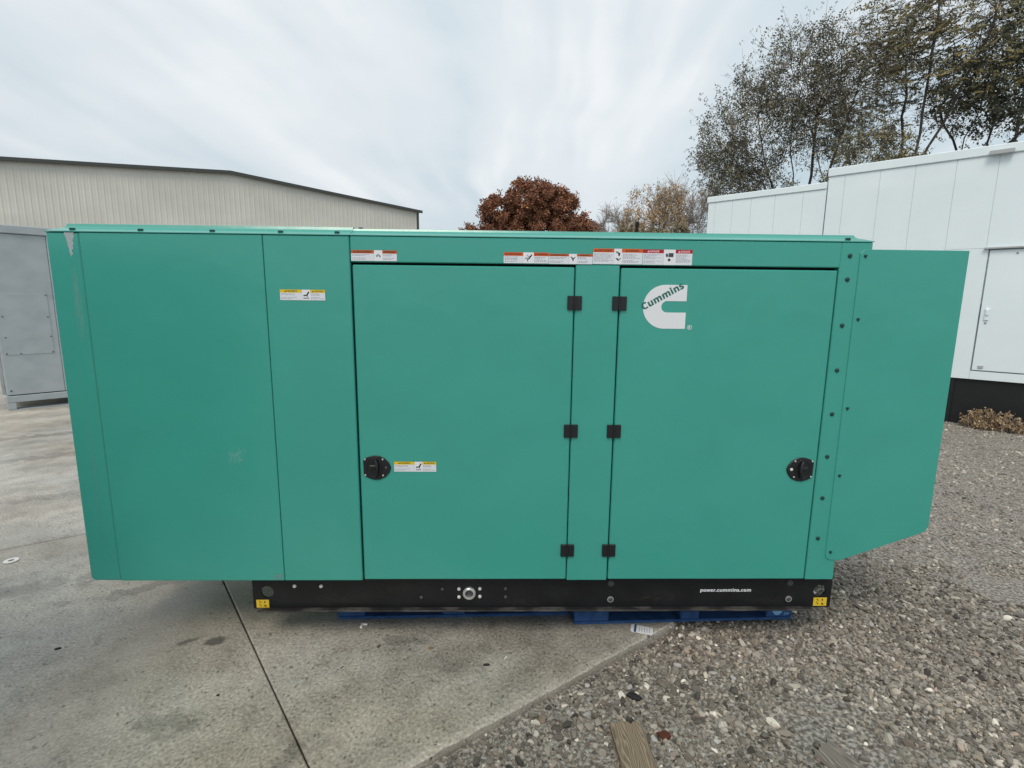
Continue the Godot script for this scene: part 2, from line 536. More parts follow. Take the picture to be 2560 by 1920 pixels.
func make_materials():
	# powder-coated green
	var tone := noise_tex(3, 0.012, 256, FastNoiseLite.TYPE_SIMPLEX_SMOOTH, 4, ramp([[0.0, Color(0.975, 0.975, 0.975)], [1.0, Color(1, 1, 1)]]))
	var peel := noise_tex(4, 0.012, 512, FastNoiseLite.TYPE_SIMPLEX_SMOOTH, 3, null, true, 1.6)
	var g := mat(lin(0.056, 0.374, 0.310), 0.24)
	tri_tex(g, tone, 1.6, true)
	g.normal_enabled = true
	g.normal_texture = peel
	g.normal_scale = 0.30
	M.green = g
	# the lids carry a wetter gloss than the walls
	var gl: StandardMaterial3D = g.duplicate()
	gl.roughness = 0.24
	gl.metallic_specular = 0.8
	M.lid = gl
	M.groove = mat(lin(0.012, 0.15, 0.12), 0.6)
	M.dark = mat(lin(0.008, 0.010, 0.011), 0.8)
	M.green_bolt = mat(lin(0.008, 0.045, 0.04), 0.5)
	# black rail, dusty
	var bt := noise_tex(12, 0.02, 256, FastNoiseLite.TYPE_SIMPLEX_SMOOTH, 5, ramp([[0.0, Color(0.55, 0.55, 0.55)], [0.62, Color(0.8, 0.8, 0.8)], [1.0, Color(1, 1, 1)]]))
	var b := mat(lin(0.010, 0.011, 0.014), 0.55)
	tri_tex(b, bt, 0.9, true)
	M.black = b
	var fl := mat(lin(0.11, 0.105, 0.10), 0.75)
	tri_tex(fl, noise_tex(13, 0.018, 256, FastNoiseLite.TYPE_SIMPLEX_SMOOTH, 5, ramp([[0.0, Color(0.22, 0.22, 0.24)], [0.45, Color(0.4, 0.4, 0.42)], [0.6, Color(0.75, 0.74, 0.73)], [1.0, Color(1, 1, 1)]])), 0.9, true)
	M.flange = fl
	M.plastic = mat(lin(0.010, 0.011, 0.014), 0.45)
	M.plastic2 = mat(lin(0.016, 0.017, 0.020), 0.35)
	M.zinc = mat(lin(0.62, 0.63, 0.62), 0.35, 0.6)
	M.bolt_grey = mat(lin(0.10, 0.10, 0.11), 0.5, 0.4)
	M.bolt_white = mat(lin(0.72, 0.72, 0.69), 0.4)
	M.white_print = mat(lin(0.80, 0.82, 0.86), 0.5)
	# white enclosures
	var wt := noise_tex(31, 0.008, 256, FastNoiseLite.TYPE_SIMPLEX_SMOOTH, 4, ramp([[0.0, Color(0.96, 0.965, 0.97)], [1.0, Color(1, 1, 1)]]))
	var wh := mat(lin(0.82, 0.91, 0.945), 0.4)
	tri_tex(wh, wt, 2.2, true)
	M.white = wh
	M.seal = mat(lin(0.25, 0.28, 0.31), 0.7)
	M.white_grey = mat(lin(0.42, 0.44, 0.45), 0.5)
	# grey enclosure: weathered paint
	var gr := mat(lin(0.43, 0.475, 0.495), 0.5)
	tri_tex(gr, noise_tex(41, 0.011, 512, FastNoiseLite.TYPE_SIMPLEX_SMOOTH, 6, ramp([[0.0, Color(0.86, 0.865, 0.87)], [0.35, Color(0.93, 0.935, 0.94)], [0.6, Color(0.97, 0.97, 0.97)], [1.0, Color(1, 1, 1)]])), 1.7, true)
	M.grey = gr
	# metal siding
	var sd := mat(lin(0.74, 0.725, 0.65), 0.6)
	tri_tex(sd, noise_tex(51, 0.01, 256, FastNoiseLite.TYPE_SIMPLEX_SMOOTH, 4, ramp([[0.0, Color(0.9, 0.9, 0.9)], [1.0, Color(1, 1, 1)]])), 7.0, true)
	M.siding = sd
	M.trim = mat(lin(0.055, 0.062, 0.055), 0.5)
	# blue pallet wood
	var bl := mat(lin(0.028, 0.105, 0.28), 0.8)
	tri_tex(bl, noise_tex(61, 0.02, 256, FastNoiseLite.TYPE_SIMPLEX_SMOOTH, 5, ramp([[0.0, Color(0.55, 0.58, 0.65)], [0.5, Color(0.85, 0.87, 0.9)], [1.0, Color(1, 1, 1)]])), 0.5, true)
	M.blue = bl
	M.pallet_print = mat(lin(0.22, 0.46, 0.74), 0.8)
	# bark and leaves
	var bark := mat(lin(0.060, 0.052, 0.045), 0.9)
	M.bark = bark
	M.bark_pale = mat(lin(0.36, 0.32, 0.30), 0.9)
	var leaf := mat(Color.WHITE, 0.7)
	leaf.vertex_color_use_as_albedo = true
	leaf.cull_mode = BaseMaterial3D.CULL_DISABLED
	leaf.backlight_enabled = true
	leaf.backlight = Color(0.12, 0.12, 0.06)
	M.leaf = leaf
	var stone := mat(Color.WHITE, 0.85)
	stone.vertex_color_use_as_albedo = true
	tri_tex(stone, noise_tex(71, 0.03, 128, FastNoiseLite.TYPE_SIMPLEX_SMOOTH, 4, ramp([[0.0, Color(0.72, 0.70, 0.68)], [1.0, Color(1, 1, 1)]])), 0.06)
	M.stone = stone

# ------------------------------------------------------------------ ground
const E0 := Vector2(-0.303, 0.639)
const EU := Vector2(0.8285, -0.560)
const EN := Vector2(-0.560, -0.8285)
const U_END := 1.42

func slab_uv(x: float, z: float) -> Vector2:
	var q := Vector2(x, z) - E0
	return Vector2(q.dot(EU), q.dot(EN))

func on_slab(x: float, z: float) -> bool:
	var q := slab_uv(x, z)
	return q.y > 0.0 and q.x < U_END

func make_ground():
	var ground_noise := noise(81, 0.55, FastNoiseLite.TYPE_SIMPLEX_SMOOTH, 4)
	var gy := func(x: float, z: float) -> float:
		var fade: float = clamp(1.0 - Vector2(x - 3.0, z + 2.0).length() / 16.0, 0.0, 1.0)
		var lip: float = clamp(1.0 + slab_uv(x, z).y / 0.22, 0.0, 1.0)
		return -0.026 - 0.010 * lip + 0.020 * ground_noise.get_noise_2d(x, z) * fade
	# --- the gravel sheet, fine near the camera and coarse out to the horizon
	var xs := PackedFloat32Array([-900, -300, -100, -40, -15, -6])
	var zs := PackedFloat32Array([-1200, -400, -150, -60, -25, -12])
	var x := -2.0
	while x < 9.0: xs.append(x); x += 0.08
	for v in [10.0, 13.0, 20.0, 50.0, 150.0, 900.0]: xs.append(v)
	var z := -8.0
	while z < 3.0: zs.append(z); z += 0.08
	for v in [4.0, 8.0, 20.0, 60.0, 200.0]: zs.append(v)
	var verts := PackedVector3Array()
	var nors := PackedVector3Array()
	var ids := PackedInt32Array()
	for j in zs.size():
		for i in xs.size():
			verts.append(Vector3(xs[i], gy.call(xs[i], zs[j]), zs[j]))
			var e := 0.04
			nors.append(Vector3(gy.call(xs[i] - e, zs[j]) - gy.call(xs[i] + e, zs[j]), 2 * e, gy.call(xs[i], zs[j] - e) - gy.call(xs[i], zs[j] + e)).normalized())
	var nx := xs.size()
	for j in zs.size() - 1:
		for i in nx - 1:
			var a := j * nx + i
			ids.append_array([a, a + 1, a + nx, a + 1, a + nx + 1, a + nx])
	var arr := []
	arr.resize(Mesh.ARRAY_MAX)
	arr[Mesh.ARRAY_VERTEX] = verts
	arr[Mesh.ARRAY_NORMAL] = nors
	arr[Mesh.ARRAY_INDEX] = ids
	var am := ArrayMesh.new()
	am.add_surface_from_arrays(Mesh.PRIMITIVE_TRIANGLES, arr)
	var soil := mat(Color.WHITE, 0.95)
	tri_tex(soil, noise_tex(82, 0.055, 1024, FastNoiseLite.TYPE_SIMPLEX_SMOOTH, 6, ramp([[0.0, lin(0.085, 0.075, 0.064)], [0.40, lin(0.19, 0.172, 0.15)], [0.58, lin(0.33, 0.305, 0.275)], [1.0, lin(0.50, 0.475, 0.44)]])), 1.3, true)
	soil.normal_enabled = true
	soil.normal_texture = noise_tex(83, 0.06, 1024, FastNoiseLite.TYPE_SIMPLEX_SMOOTH, 5, null, true, 7.0)
	var ground := put("gravel_ground", am, soil)
	tag(ground, "", "", "", "structure")

	# --- stones: a few shapes, many copies
	var shapes := []
	for k in 10: shapes.append(stone_mesh(900 + k))
	var tones := [
		[lin(0.304, 0.278, 0.240), 26], [lin(0.435, 0.401, 0.349), 22], [lin(0.209, 0.189, 0.163), 24], [lin(0.380, 0.326, 0.260), 12],
		[lin(0.525, 0.492, 0.433), 12], [lin(0.416, 0.344, 0.289), 5], [lin(0.824, 0.784, 0.706), 5], [lin(0.109, 0.102, 0.091), 8]]
	var pick = func(r: RandomNumberGenerator) -> Color:
		var t := r.randf() * 114.0
		for q in tones:
			t -= q[1]
			if t <= 0.0:
				return q[0].srgb_to_linear() * r.randf_range(0.52, 1.44)
		return tones[0][0].srgb_to_linear()
	var r := RandomNumberGenerator.new()
	r.seed = 404
	var patch := noise(84, 0.9, FastNoiseLite.TYPE_SIMPLEX_SMOOTH, 3)
	var xf := []
	var cl := []
	for k in shapes.size():
		xf.append([]); cl.append([])
	var zones := [
		# x0, x1, z0, z1, how many, smallest, largest
		[-0.9, 3.6, -0.75, 1.75, 60000, 0.0035, 0.0105],
		[-0.6, 3.4, -0.55, 1.6, 9000, 0.009, 0.0185],
		[1.3, 9.0, -7.0, 0.4, 70000, 0.006, 0.016],
	]
	for zn in zones:
		for i in zn[4]:
			var px := r.randf_range(zn[0], zn[1])
			var pz := r.randf_range(zn[2], zn[3])
			var q := slab_uv(px, pz)
			var edge := r.randf_range(-0.012, 0.004)
			var s: float = lerp(float(zn[5]), float(zn[6]), pow(r.randf(), 2.2))
			var dens := patch.get_noise_2d(px, pz)
			if r.randf() > 0.80 + dens * 1.6: continue
			var spill := false
			if q.y > edge - s and q.x < U_END:
				if q.y > 0.07 or r.randf() > 0.045 * (1.0 - q.y / 0.07): continue
				spill = true
				s *= 0.7
			var which := r.randi() % shapes.size()
			var bs := Basis.from_euler(Vector3(r.randf_range(-0.5, 0.5), r.randf() * TAU, r.randf_range(-0.5, 0.5)))
			bs = bs.scaled_local(Vector3(s * r.randf_range(1.0, 1.75), s * r.randf_range(0.7, 1.15), s * r.randf_range(0.85, 1.25)))
			xf[which].append(Transform3D(bs, Vector3(px, s * 0.45 if spill else gy.call(px, pz) + s * r.randf_range(0.05, 0.45), pz)))
			var tone: Color = pick.call(r)
			var damp: float = patch.get_noise_2d(px * 0.6 + 30.0, pz * 0.6)
			tone = tone * (1.12 + 0.5 * damp)
			if zn[1] > 5.0: tone = tone.lerp(Color(0.50, 0.475, 0.44), 0.42)
			cl[which].append(tone)
	for k in shapes.size():
		var mm := MultiMesh.new()
		mm.transform_format = MultiMesh.TRANSFORM_3D
		mm.use_colors = true
		mm.mesh = shapes[k]
		mm.instance_count = xf[k].size()
		for i in xf[k].size():
			mm.set_instance_transform(i, xf[k][i])
			mm.set_instance_color(i, cl[k][i])
		var mi := MultiMeshInstance3D.new()
		mi.multimesh = mm
		mi.material_override = M.stone
		mi.name = numbered("loose_gravel", ground)
		ground.add_child(mi, true)
		mi.set_meta("kind", "stuff")
	# --- the larger stones one can pick apart
	var stone_mats := []
	for c in [lin(0.20, 0.185, 0.165), lin(0.28, 0.262, 0.24), lin(0.30, 0.245, 0.19), lin(0.36, 0.34, 0.32), lin(0.13, 0.12, 0.11), lin(0.55, 0.55, 0.54), lin(0.62, 0.615, 0.60), lin(0.33, 0.25, 0.22)]:
		var sm := mat(c, 0.85)
		tri_tex(sm, M.stone.albedo_texture, 0.06)
		stone_mats.append(sm)
	var made := 0
	while made < 290:
		var px := r.randf_range(-0.5, 2.9)
		var pz := r.randf_range(-0.35, 1.25)
		if made > 200:
			px = r.randf_range(1.7, 5.0)
			pz = r.randf_range(-2.6, 0.2)
		var q := slab_uv(px, pz)
		if q.y > -0.03 and q.x < U_END: continue
		var s := r.randf_range(0.011, 0.018) * (1.35 if r.randf() < 0.12 else 1.0)
		var mi := put("stone", shapes[r.randi() % shapes.size()], stone_mats[[0, 0, 1, 1, 2, 3, 3, 4, 5, 6, 7, 6, 5, 1][r.randi() % 14]], ground)
		var bs := Basis.from_euler(Vector3(r.randf_range(-0.4, 0.4), r.randf() * TAU, r.randf_range(-0.4, 0.4)))
		bs = bs.scaled_local(Vector3(s * r.randf_range(0.9, 1.4), s * r.randf_range(0.6, 0.85), s * r.randf_range(0.8, 1.0)))
		mi.transform = Transform3D(bs, Vector3(px, gy.call(px, pz) + s * 0.5, pz))
		made += 1

	# --- concrete slabs
	var conc := concrete_material()
	var conc_near: StandardMaterial3D = conc.duplicate()
	conc_near.albedo_color = lin(0.85, 0.825, 0.785)
	var pave := struct("concrete_pavement")
	var vs := [0.0, 2.85, 5.65, 8.45, 11.3, 14.2, 17.2]
	var us := [-12.86, -8.66, -4.46, -0.263, U_END]
	var gap := 0.003
	var gap_v := 0.009
	for j in vs.size() - 1:
		for i in us.size() - 1:
			var c := []
			for k in [[0, 0], [1, 0], [1, 1], [0, 1]]:
				var v: float = vs[j + k[1]] + (gap_v if k[1] == 0 and j > 0 else (-gap_v if k[1] == 1 else 0.0))
				var u: float = us[i + k[0]] + (gap if k[0] == 0 else (-gap if i < us.size() - 2 else 0.0))
				u -= 0.0655 * v
				var p := E0 + EU * u + EN * v
				c.append(p)
			slab(c, conc_near if j == 0 else conc, pave, j == 0)

func slab(c: Array, m: Material, parent: Node, front: bool):
	# c: corners (x,z); the edge 0-1 of the front row is the free, slightly ragged one
	var st := mb()
	var poly := PackedVector2Array()
	var r := RandomNumberGenerator.new()
	r.seed = int(c[0].x * 1000.0) + 7
	if front:
		var n := 34
		for k in n:
			var p: Vector2 = c[0].lerp(c[1], float(k) / n)
			var w := 0.0
			if k > 0: w = r.randf_range(-0.0012, 0.0012)
			if k > 0 and r.randf() < 0.04: w = r.randf_range(0.003, 0.007)
			poly.append(p + EN * w)
	else:
		poly.append(c[0])
	poly.append(c[1]); poly.append(c[2]); poly.append(c[3])
	var n := poly.size()
	var b := 0.006
	var inner := PackedVector2Array()
	var ctr: Vector2 = (c[0] + c[1] + c[2] + c[3]) / 4.0
	for i in n:
		var e0 := (poly[i] - poly[(i + n - 1) % n]).normalized()
		var e1 := (poly[(i + 1) % n] - poly[i]).normalized()
		var m2 := (e0.orthogonal() + e1.orthogonal()).normalized()
		if m2.dot(ctr - poly[i]) < 0.0: m2 = -m2
		inner.append(poly[i] + m2 * b * 1.2)
	var uvf := func(p: Vector2) -> Vector2: return Vector2((p.x + 6.6) / 9.0, (p.y + 6.0) / 9.0)
	var ids := Geometry2D.triangulate_polygon(inner)
	var put3 := func(p: Vector2, y: float, nn: Vector3):
		st.set_normal(nn); st.set_uv(uvf.call(p + EN * y)); st.set_tangent(Plane(1, 0, 0, 1)); st.add_vertex(Vector3(p.x, y, p.y))
	for k in range(0, ids.size(), 3):
		var t := [inner[ids[k]], inner[ids[k + 1]], inner[ids[k + 2]]]
		if (t[1] - t[0]).cross(t[2] - t[0]) < 0.0: t = [t[0], t[2], t[1]]
		for q in t: put3.call(q, 0.0, Vector3.UP)
	for i in n:
		var j := (i + 1) % n
		var e := (poly[j] - poly[i]).normalized()
		var o2 := e.orthogonal()
		if o2.dot((poly[i] + poly[j]) * 0.5 - ctr) < 0.0: o2 = -o2
		if front and i < 34: o2 = -EN
		var o := Vector3(o2.x, 0, o2.y)
		var up := (o + Vector3.UP).normalized()
		for q in [[poly[i], poly[j], -b, inner[j], inner[i], 0.0, up], [poly[i], poly[j], -0.14, poly[j], poly[i], -b, o]]:
			var fl := [[q[0], q[2]], [q[1], q[2]], [q[3], q[5]], [q[0], q[2]], [q[3], q[5]], [q[4], q[5]]]
			var f := Vector3(q[1].x - q[0].x, 0, q[1].y - q[0].y).cross(Vector3(q[4].x - q[0].x, q[5] - q[2], q[4].y - q[0].y))
			if f.dot(q[6]) > 0.0: fl.reverse()
			for v in fl: put3.call(v[0], v[1], q[6])
	obj("concrete_slab", st, m, parent)

func concrete_material() -> StandardMaterial3D:
	var s := 1536
	var span := 9.0
	var big := noise(101, 0.0045, FastNoiseLite.TYPE_SIMPLEX_SMOOTH, 4).get_seamless_image(s, s).get_data()
	var mid := noise(102, 0.03, FastNoiseLite.TYPE_SIMPLEX_SMOOTH, 5).get_seamless_image(s, s).get_data()
	var fine := noise(103, 0.42, FastNoiseLite.TYPE_SIMPLEX_SMOOTH, 3).get_seamless_image(s, s).get_data()
	var warm := noise(104, 0.0028, FastNoiseLite.TYPE_SIMPLEX_SMOOTH, 3).get_seamless_image(s, s).get_data()
	var streak_n := noise(105, 1.0, FastNoiseLite.TYPE_SIMPLEX_SMOOTH, 3)
	# worn streaks that run with the traffic, on a coarse grid of their own
	var cs := 256
	var streak := PackedByteArray()
	streak.resize(cs * cs)
	for y in cs:
		for x in cs:
			var q := slab_uv(-6.6 + span * x / cs, -6.0 + span * y / cs)
			streak[y * cs + x] = int(clamp(128.0 + 150.0 * streak_n.get_noise_2d(q.x * 0.35, q.y * 2.1), 0, 255))
	var out := PackedByteArray()
	out.resize(s * s * 3)
	var bump := PackedByteArray()
	bump.resize(s * s)
	for y in s:
		var pz := -6.0 + span * y / s
		for x in s:
			var i := y * s + x
			var px := -6.6 + span * x / s
			var v: float = 165.0 + (big[i] - 128) * 0.15 + (mid[i] - 128) * 0.12 + (fine[i] - 128) * 0.36 + (streak[(y * cs / s) * cs + x * cs / s] - 128) * 0.11
			var qv: float = (px - E0.x) * EN.x + (pz - E0.y) * EN.y
			if qv < 0.045 and qv > -0.02: v += 14.0 * minf(1.0, (0.045 - qv) / 0.012)
			# pits and crumbs
			if fine[i] < 62: v -= (62 - fine[i]) * 0.75
			if mid[i] < 70: v -= (70 - mid[i]) * 0.25
			var wv: float = (warm[i] - 118) * 0.04
			var o := i * 3
			out[o] = int(clamp(v + wv + 2.0, 0.0, 255.0))
			out[o + 1] = int(clamp(v - 2.5, 0.0, 255.0))
			out[o + 2] = int(clamp(v - wv - 11.0, 0.0, 255.0))
			bump[i] = int(clamp(fine[i] * 0.7 + mid[i] * 0.3, 0, 255))
	var img := Image.create_from_data(s, s, false, Image.FORMAT_RGB8, out)
	# stains: [x, z, rx, rz, turn, how dark]
	var r := RandomNumberGenerator.new()
	r.seed = 55
	var stains := [
		[-1.33, -0.02, 0.085, 0.04, 0.4, 0.62], [-1.43, -0.03, 0.06, 0.02, 0.6, 0.7], [-0.70, 0.55, 0.12, 0.07, 0.3, 0.90], [-1.75, 0.28, 0.22, 0.10, 0.2, 0.94],
		[-1.9, -0.5, 0.35, 0.06, 0.5, 0.84], [-2.6, -0.45, 0.5, 0.08, 0.5, 0.86], [-0.2, 0.16, 0.18, 0.10, -0.2, 0.92], [-1.25, 0.45, 0.13, 0.07, 0.1, 0.86],
		[-4.2, -3.0, 1.2, 0.12, 0.56, 0.86], [-5.2, -3.6, 1.3, 0.10, 0.56, 0.80], [-3.4, -1.9, 0.9, 0.08, 0.56, 0.9], [-0.45, -0.02, 0.12, 0.05, 0.1, 0.85]]
	for k in 26: stains.append([r.randf_range(-4, 0.4), r.randf_range(-2.2, 1.6), r.randf_range(0.02, 0.12), r.randf_range(0.015, 0.05), r.randf() * 3, r.randf_range(0.86, 0.95)])
	var sn := noise(106, 0.05, FastNoiseLite.TYPE_SIMPLEX_SMOOTH, 4)
	for t in stains:
		var rad: float = max(t[2], t[3]) * 1.4
		var x0: int = max(0, int((t[0] - rad + 6.6) / span * s))
		var x1: int = min(s - 1, int((t[0] + rad + 6.6) / span * s))
		var y0: int = max(0, int((t[1] - rad + 6.0) / span * s))
		var y1: int = min(s - 1, int((t[1] + rad + 6.0) / span * s))
		var ca := cos(t[4])
		var sa := sin(t[4])
		for y in range(y0, y1 + 1):
			for x in range(x0, x1 + 1):
				var dx: float = -6.6 + span * x / s - t[0]
				var dz: float = -6.0 + span * y / s - t[1]
				var a: float = (dx * ca - dz * sa) / t[2]
				var b: float = (dx * sa + dz * ca) / t[3]
				var d: float = sqrt(a * a + b * b) + sn.get_noise_2d(x, y) * 0.9
				if d < 1.0:
					var f: float = lerp(float(t[5]), 1.0, smoothstep(0.45, 1.0, d))
					var c := img.get_pixel(x, y)
					img.set_pixel(x, y, Color(c.r * f, c.g * f, c.b * f))
	# small dark specks of dirt
	for k in 2600:
		var cx := int((r.randf_range(-3.6, 1.0) + 6.6) / span * s)
		var cy := int((r.randf_range(-1.5, 1.9) + 6.0) / span * s)
		var n := r.randi_range(1, 3) if k > 60 else r.randi_range(3, 6)
		var f := r.randf_range(0.5, 0.85)
		for q in n:
			var x: int = clamp(cx + r.randi_range(-1, 2), 0, s - 1)
			var y: int = clamp(cy + r.randi_range(-1, 1), 0, s - 1)
			var c := img.get_pixel(x, y)
			img.set_pixel(x, y, Color(c.r * f, c.g * f * 0.98, c.b * f * 0.95))
	var bi := Image.create_from_data(s, s, false, Image.FORMAT_L8, bump)
	bi.resize(768, 768)
	bi.convert(Image.FORMAT_RGBA8)
	bi.bump_map_to_normal_map(3.0)
	var m := mat(Color.WHITE, 0.62)
	m.albedo_texture = ImageTexture.create_from_image(img)
	m.normal_enabled = true
	m.normal_texture = ImageTexture.create_from_image(bi)
	m.normal_scale = 0.2
	var ri := Image.create_from_data(cs, cs, false, Image.FORMAT_L8, streak)
	m.roughness = 1.0
	for y in cs:
		for x in cs:
			var v := 0.24 + 0.42 * streak[y * cs + x] / 255.0
			ri.set_pixel(x, y, Color(v, v, v))
	m.roughness_texture = ImageTexture.create_from_image(ri)
	return m

func stone_mesh(seed_: int) -> ArrayMesh:
	var r := RandomNumberGenerator.new()
	r.seed = seed_
	var t := (1.0 + sqrt(5.0)) / 2.0
	var v := []
	for p in [[-1, t, 0], [1, t, 0], [-1, -t, 0], [1, -t, 0], [0, -1, t], [0, 1, t], [0, -1, -t], [0, 1, -t], [t, 0, -1], [t, 0, 1], [-t, 0, -1], [-t, 0, 1]]:
		v.append(Vector3(p[0], p[1], p[2]).normalized())
	var f := [[0, 11, 5], [0, 5, 1], [0, 1, 7], [0, 7, 10], [0, 10, 11], [1, 5, 9], [5, 11, 4], [11, 10, 2], [10, 7, 6], [7, 1, 8], [3, 9, 4], [3, 4, 2], [3, 2, 6], [3, 6, 8], [3, 8, 9], [4, 9, 5], [2, 4, 11], [6, 2, 10], [8, 6, 7], [9, 8, 1]]
	var f2 := []
	var cache := {}
	for q in f:
		var m := []
		for k in 3:
			var a: int = q[k]
			var b: int = q[(k + 1) % 3]
			var key := Vector2i(min(a, b), max(a, b))
			if not cache.has(key):
				cache[key] = v.size()
				v.append((v[a] + v[b]).normalized())
			m.append(cache[key])
		f2.append([q[0], m[0], m[2]]); f2.append([q[1], m[1], m[0]]); f2.append([q[2], m[2], m[1]]); f2.append([m[0], m[1], m[2]])
	for c in 7:
		var n := Vector3(r.randfn(), r.randfn(), r.randfn()).normalized()
		var d := r.randf_range(0.36, 0.72)
		for i in v.size():
			var over: float = v[i].dot(n) - d
			if over > 0.0: v[i] -= n * over * 0.92
	for i in v.size(): v[i] *= r.randf_range(0.95, 1.05)
	var nn := []
	for i in v.size(): nn.append(Vector3.ZERO)
	for q in f2:
		var g: Vector3 = (v[q[1]] - v[q[0]]).cross(v[q[2]] - v[q[0]])
		for k in 3: nn[q[k]] += g
	var st := mb()
	for q in f2:
		var g: Vector3 = (v[q[1]] - v[q[0]]).cross(v[q[2]] - v[q[0]]).normalized()
		for k in [0, 2, 1]:
			st.set_normal((nn[q[k]].normalized() * 0.10 + g * 0.90).normalized())
			st.add_vertex(v[q[k]])
	return st.commit()

# ------------------------------------------------------------------ far building
func make_building():
	# local x runs along the gable wall (to the right), z looks at the yard
	var d := Vector2(0.8266, -0.5628)
	var corner := Vector2(-6.98, 2.15 - 44.46)
	var wid := 27.48
	var o := thing("metal_building", "long beige ribbed metal building with a low dark-trimmed gable roof at left", "building", Vector3(corner.x - d.x * wid, 0, corner.y - d.y * wid), atan2(-d.y, d.x))
	var eave := 8.72
	var ridge := 9.82
	var deep := 40.0
	var st := mb()
	# ribbed sheet: flat pan with a raised rib every 0.305 m
	var x := 0.0
	var top := func(px: float) -> float: return eave + (ridge - eave) * (1.0 - abs(px - wid / 2) / (wid / 2))
	var prev := Vector2(0, 0)
	var prof := [Vector2(0, 0)]
	while x < wid - 0.3:
		for q in [[0.10, 0.0], [0.135, 0.016], [0.175, 0.016], [0.21, 0.0], [0.305, 0.0]]: prof.append(Vector2(x + q[0], q[1]))
		x += 0.305
	prof.append(Vector2(wid, 0))
	for k in prof.size() - 1:
		var a: Vector2 = prof[k]
		var b: Vector2 = prof[k + 1]
		quad(st, Vector3(a.x, 0, a.y), Vector3(b.x, 0, b.y), Vector3(b.x, top.call(b.x), b.y), Vector3(a.x, top.call(a.x), a.y), Vector3(a.y - b.y, 0, b.x - a.x))
	# other walls
	quad(st, Vector3(wid, 0, 0), Vector3(wid, 0, -deep), Vector3(wid, eave, -deep), Vector3(wid, eave, 0), Vector3.RIGHT)
	quad(st, Vector3(0, 0, 0), Vector3(0, 0, -deep), Vector3(0, eave, -deep), Vector3(0, eave, 0), Vector3.LEFT)
	quad(st, Vector3(0, 0, -deep), Vector3(wid, 0, -deep), Vector3(wid, eave, -deep), Vector3(0, eave, -deep), Vector3.FORWARD)
	tri(st, Vector3(0, eave, -deep), Vector3(wid, eave, -deep), Vector3(wid / 2, ridge, -deep), Vector3.FORWARD)
	obj("wall", st, M.siding, o)
	st = mb()
	for s in [0, 1]:
		var e := Vector3(-0.3 if s == 0 else wid + 0.3, eave - 0.02, 0.0)
		var q := Vector3(wid / 2, ridge + 0.02, 0.0)
		var up := Vector3(0, 0.1, 0)
		quad(st, e + Vector3(0, 0, 0.25) + up, q + Vector3(0, 0, 0.25) + up, q + Vector3(0, 0, -deep) + up, e + Vector3(0, 0, -deep) + up, Vector3.UP)
		quad(st, e + Vector3(0, 0, 0.25), q + Vector3(0, 0, 0.25), q + Vector3(0, 0, -deep), e + Vector3(0, 0, -deep), Vector3.DOWN)
		quad(st, e + Vector3(0, 0, -deep), e + Vector3(0, 0, 0.25), e + Vector3(0, 0, 0.25) + up, e + Vector3(0, 0, -deep) + up, Vector3.LEFT if s == 0 else Vector3.RIGHT)
	obj("roof", st, M.trim, o)
	for s in [0, 1]:
		st = mb()
		var e := Vector3(-0.3 if s == 0 else wid + 0.3, eave, 0.14)
		var q := Vector3(wid / 2, ridge, 0.14)
		var hgt := Vector3(0, 0.10, 0)
		var th := Vector3(0, 0, 0.12)
		quad(st, e - hgt + th, q - hgt + th, q + hgt + th, e + hgt + th, Vector3.BACK)
		quad(st, e - hgt, q - hgt, q - hgt + th, e - hgt + th, Vector3.DOWN)
		quad(st, e + hgt, q + hgt, q + hgt + th, e + hgt + th, Vector3.UP)
		obj("rake_trim", st, M.trim, o)
	put("corner_trim", bx(wid - 0.12, wid + 0.06, 0, eave - 0.12, -0.1, 0.05, 0.01), M.trim, o)

# ------------------------------------------------------------------ white units on the right
# a second cabinet of the yard, left of the photographer, whose bulk shades the green end panels
func make_left_cabinet():
	var o := thing("dark_cabinet", "dark steel cabinet standing out of view in front of the green enclosure's left end", "enclosure", Vector3(-3.05, 0, 1.70), 0.10)
	put("body", bx(-0.85, 0.85, 0.10, 1.80, -0.85, 0.75, 0.01), M.black, o)
	put("lid", bx(-0.88, 0.88, 1.801, 1.85, -0.88, 0.78, 0.01), M.black, o)
	put("skid_beam", bx(-0.85, 0.85, 0.0, 0.099, -0.80, -0.66, 0.004), M.black, o)
	put("skid_beam", bx(-0.85, 0.85, 0.0, 0.099, 0.56, 0.70, 0.004), M.black, o)

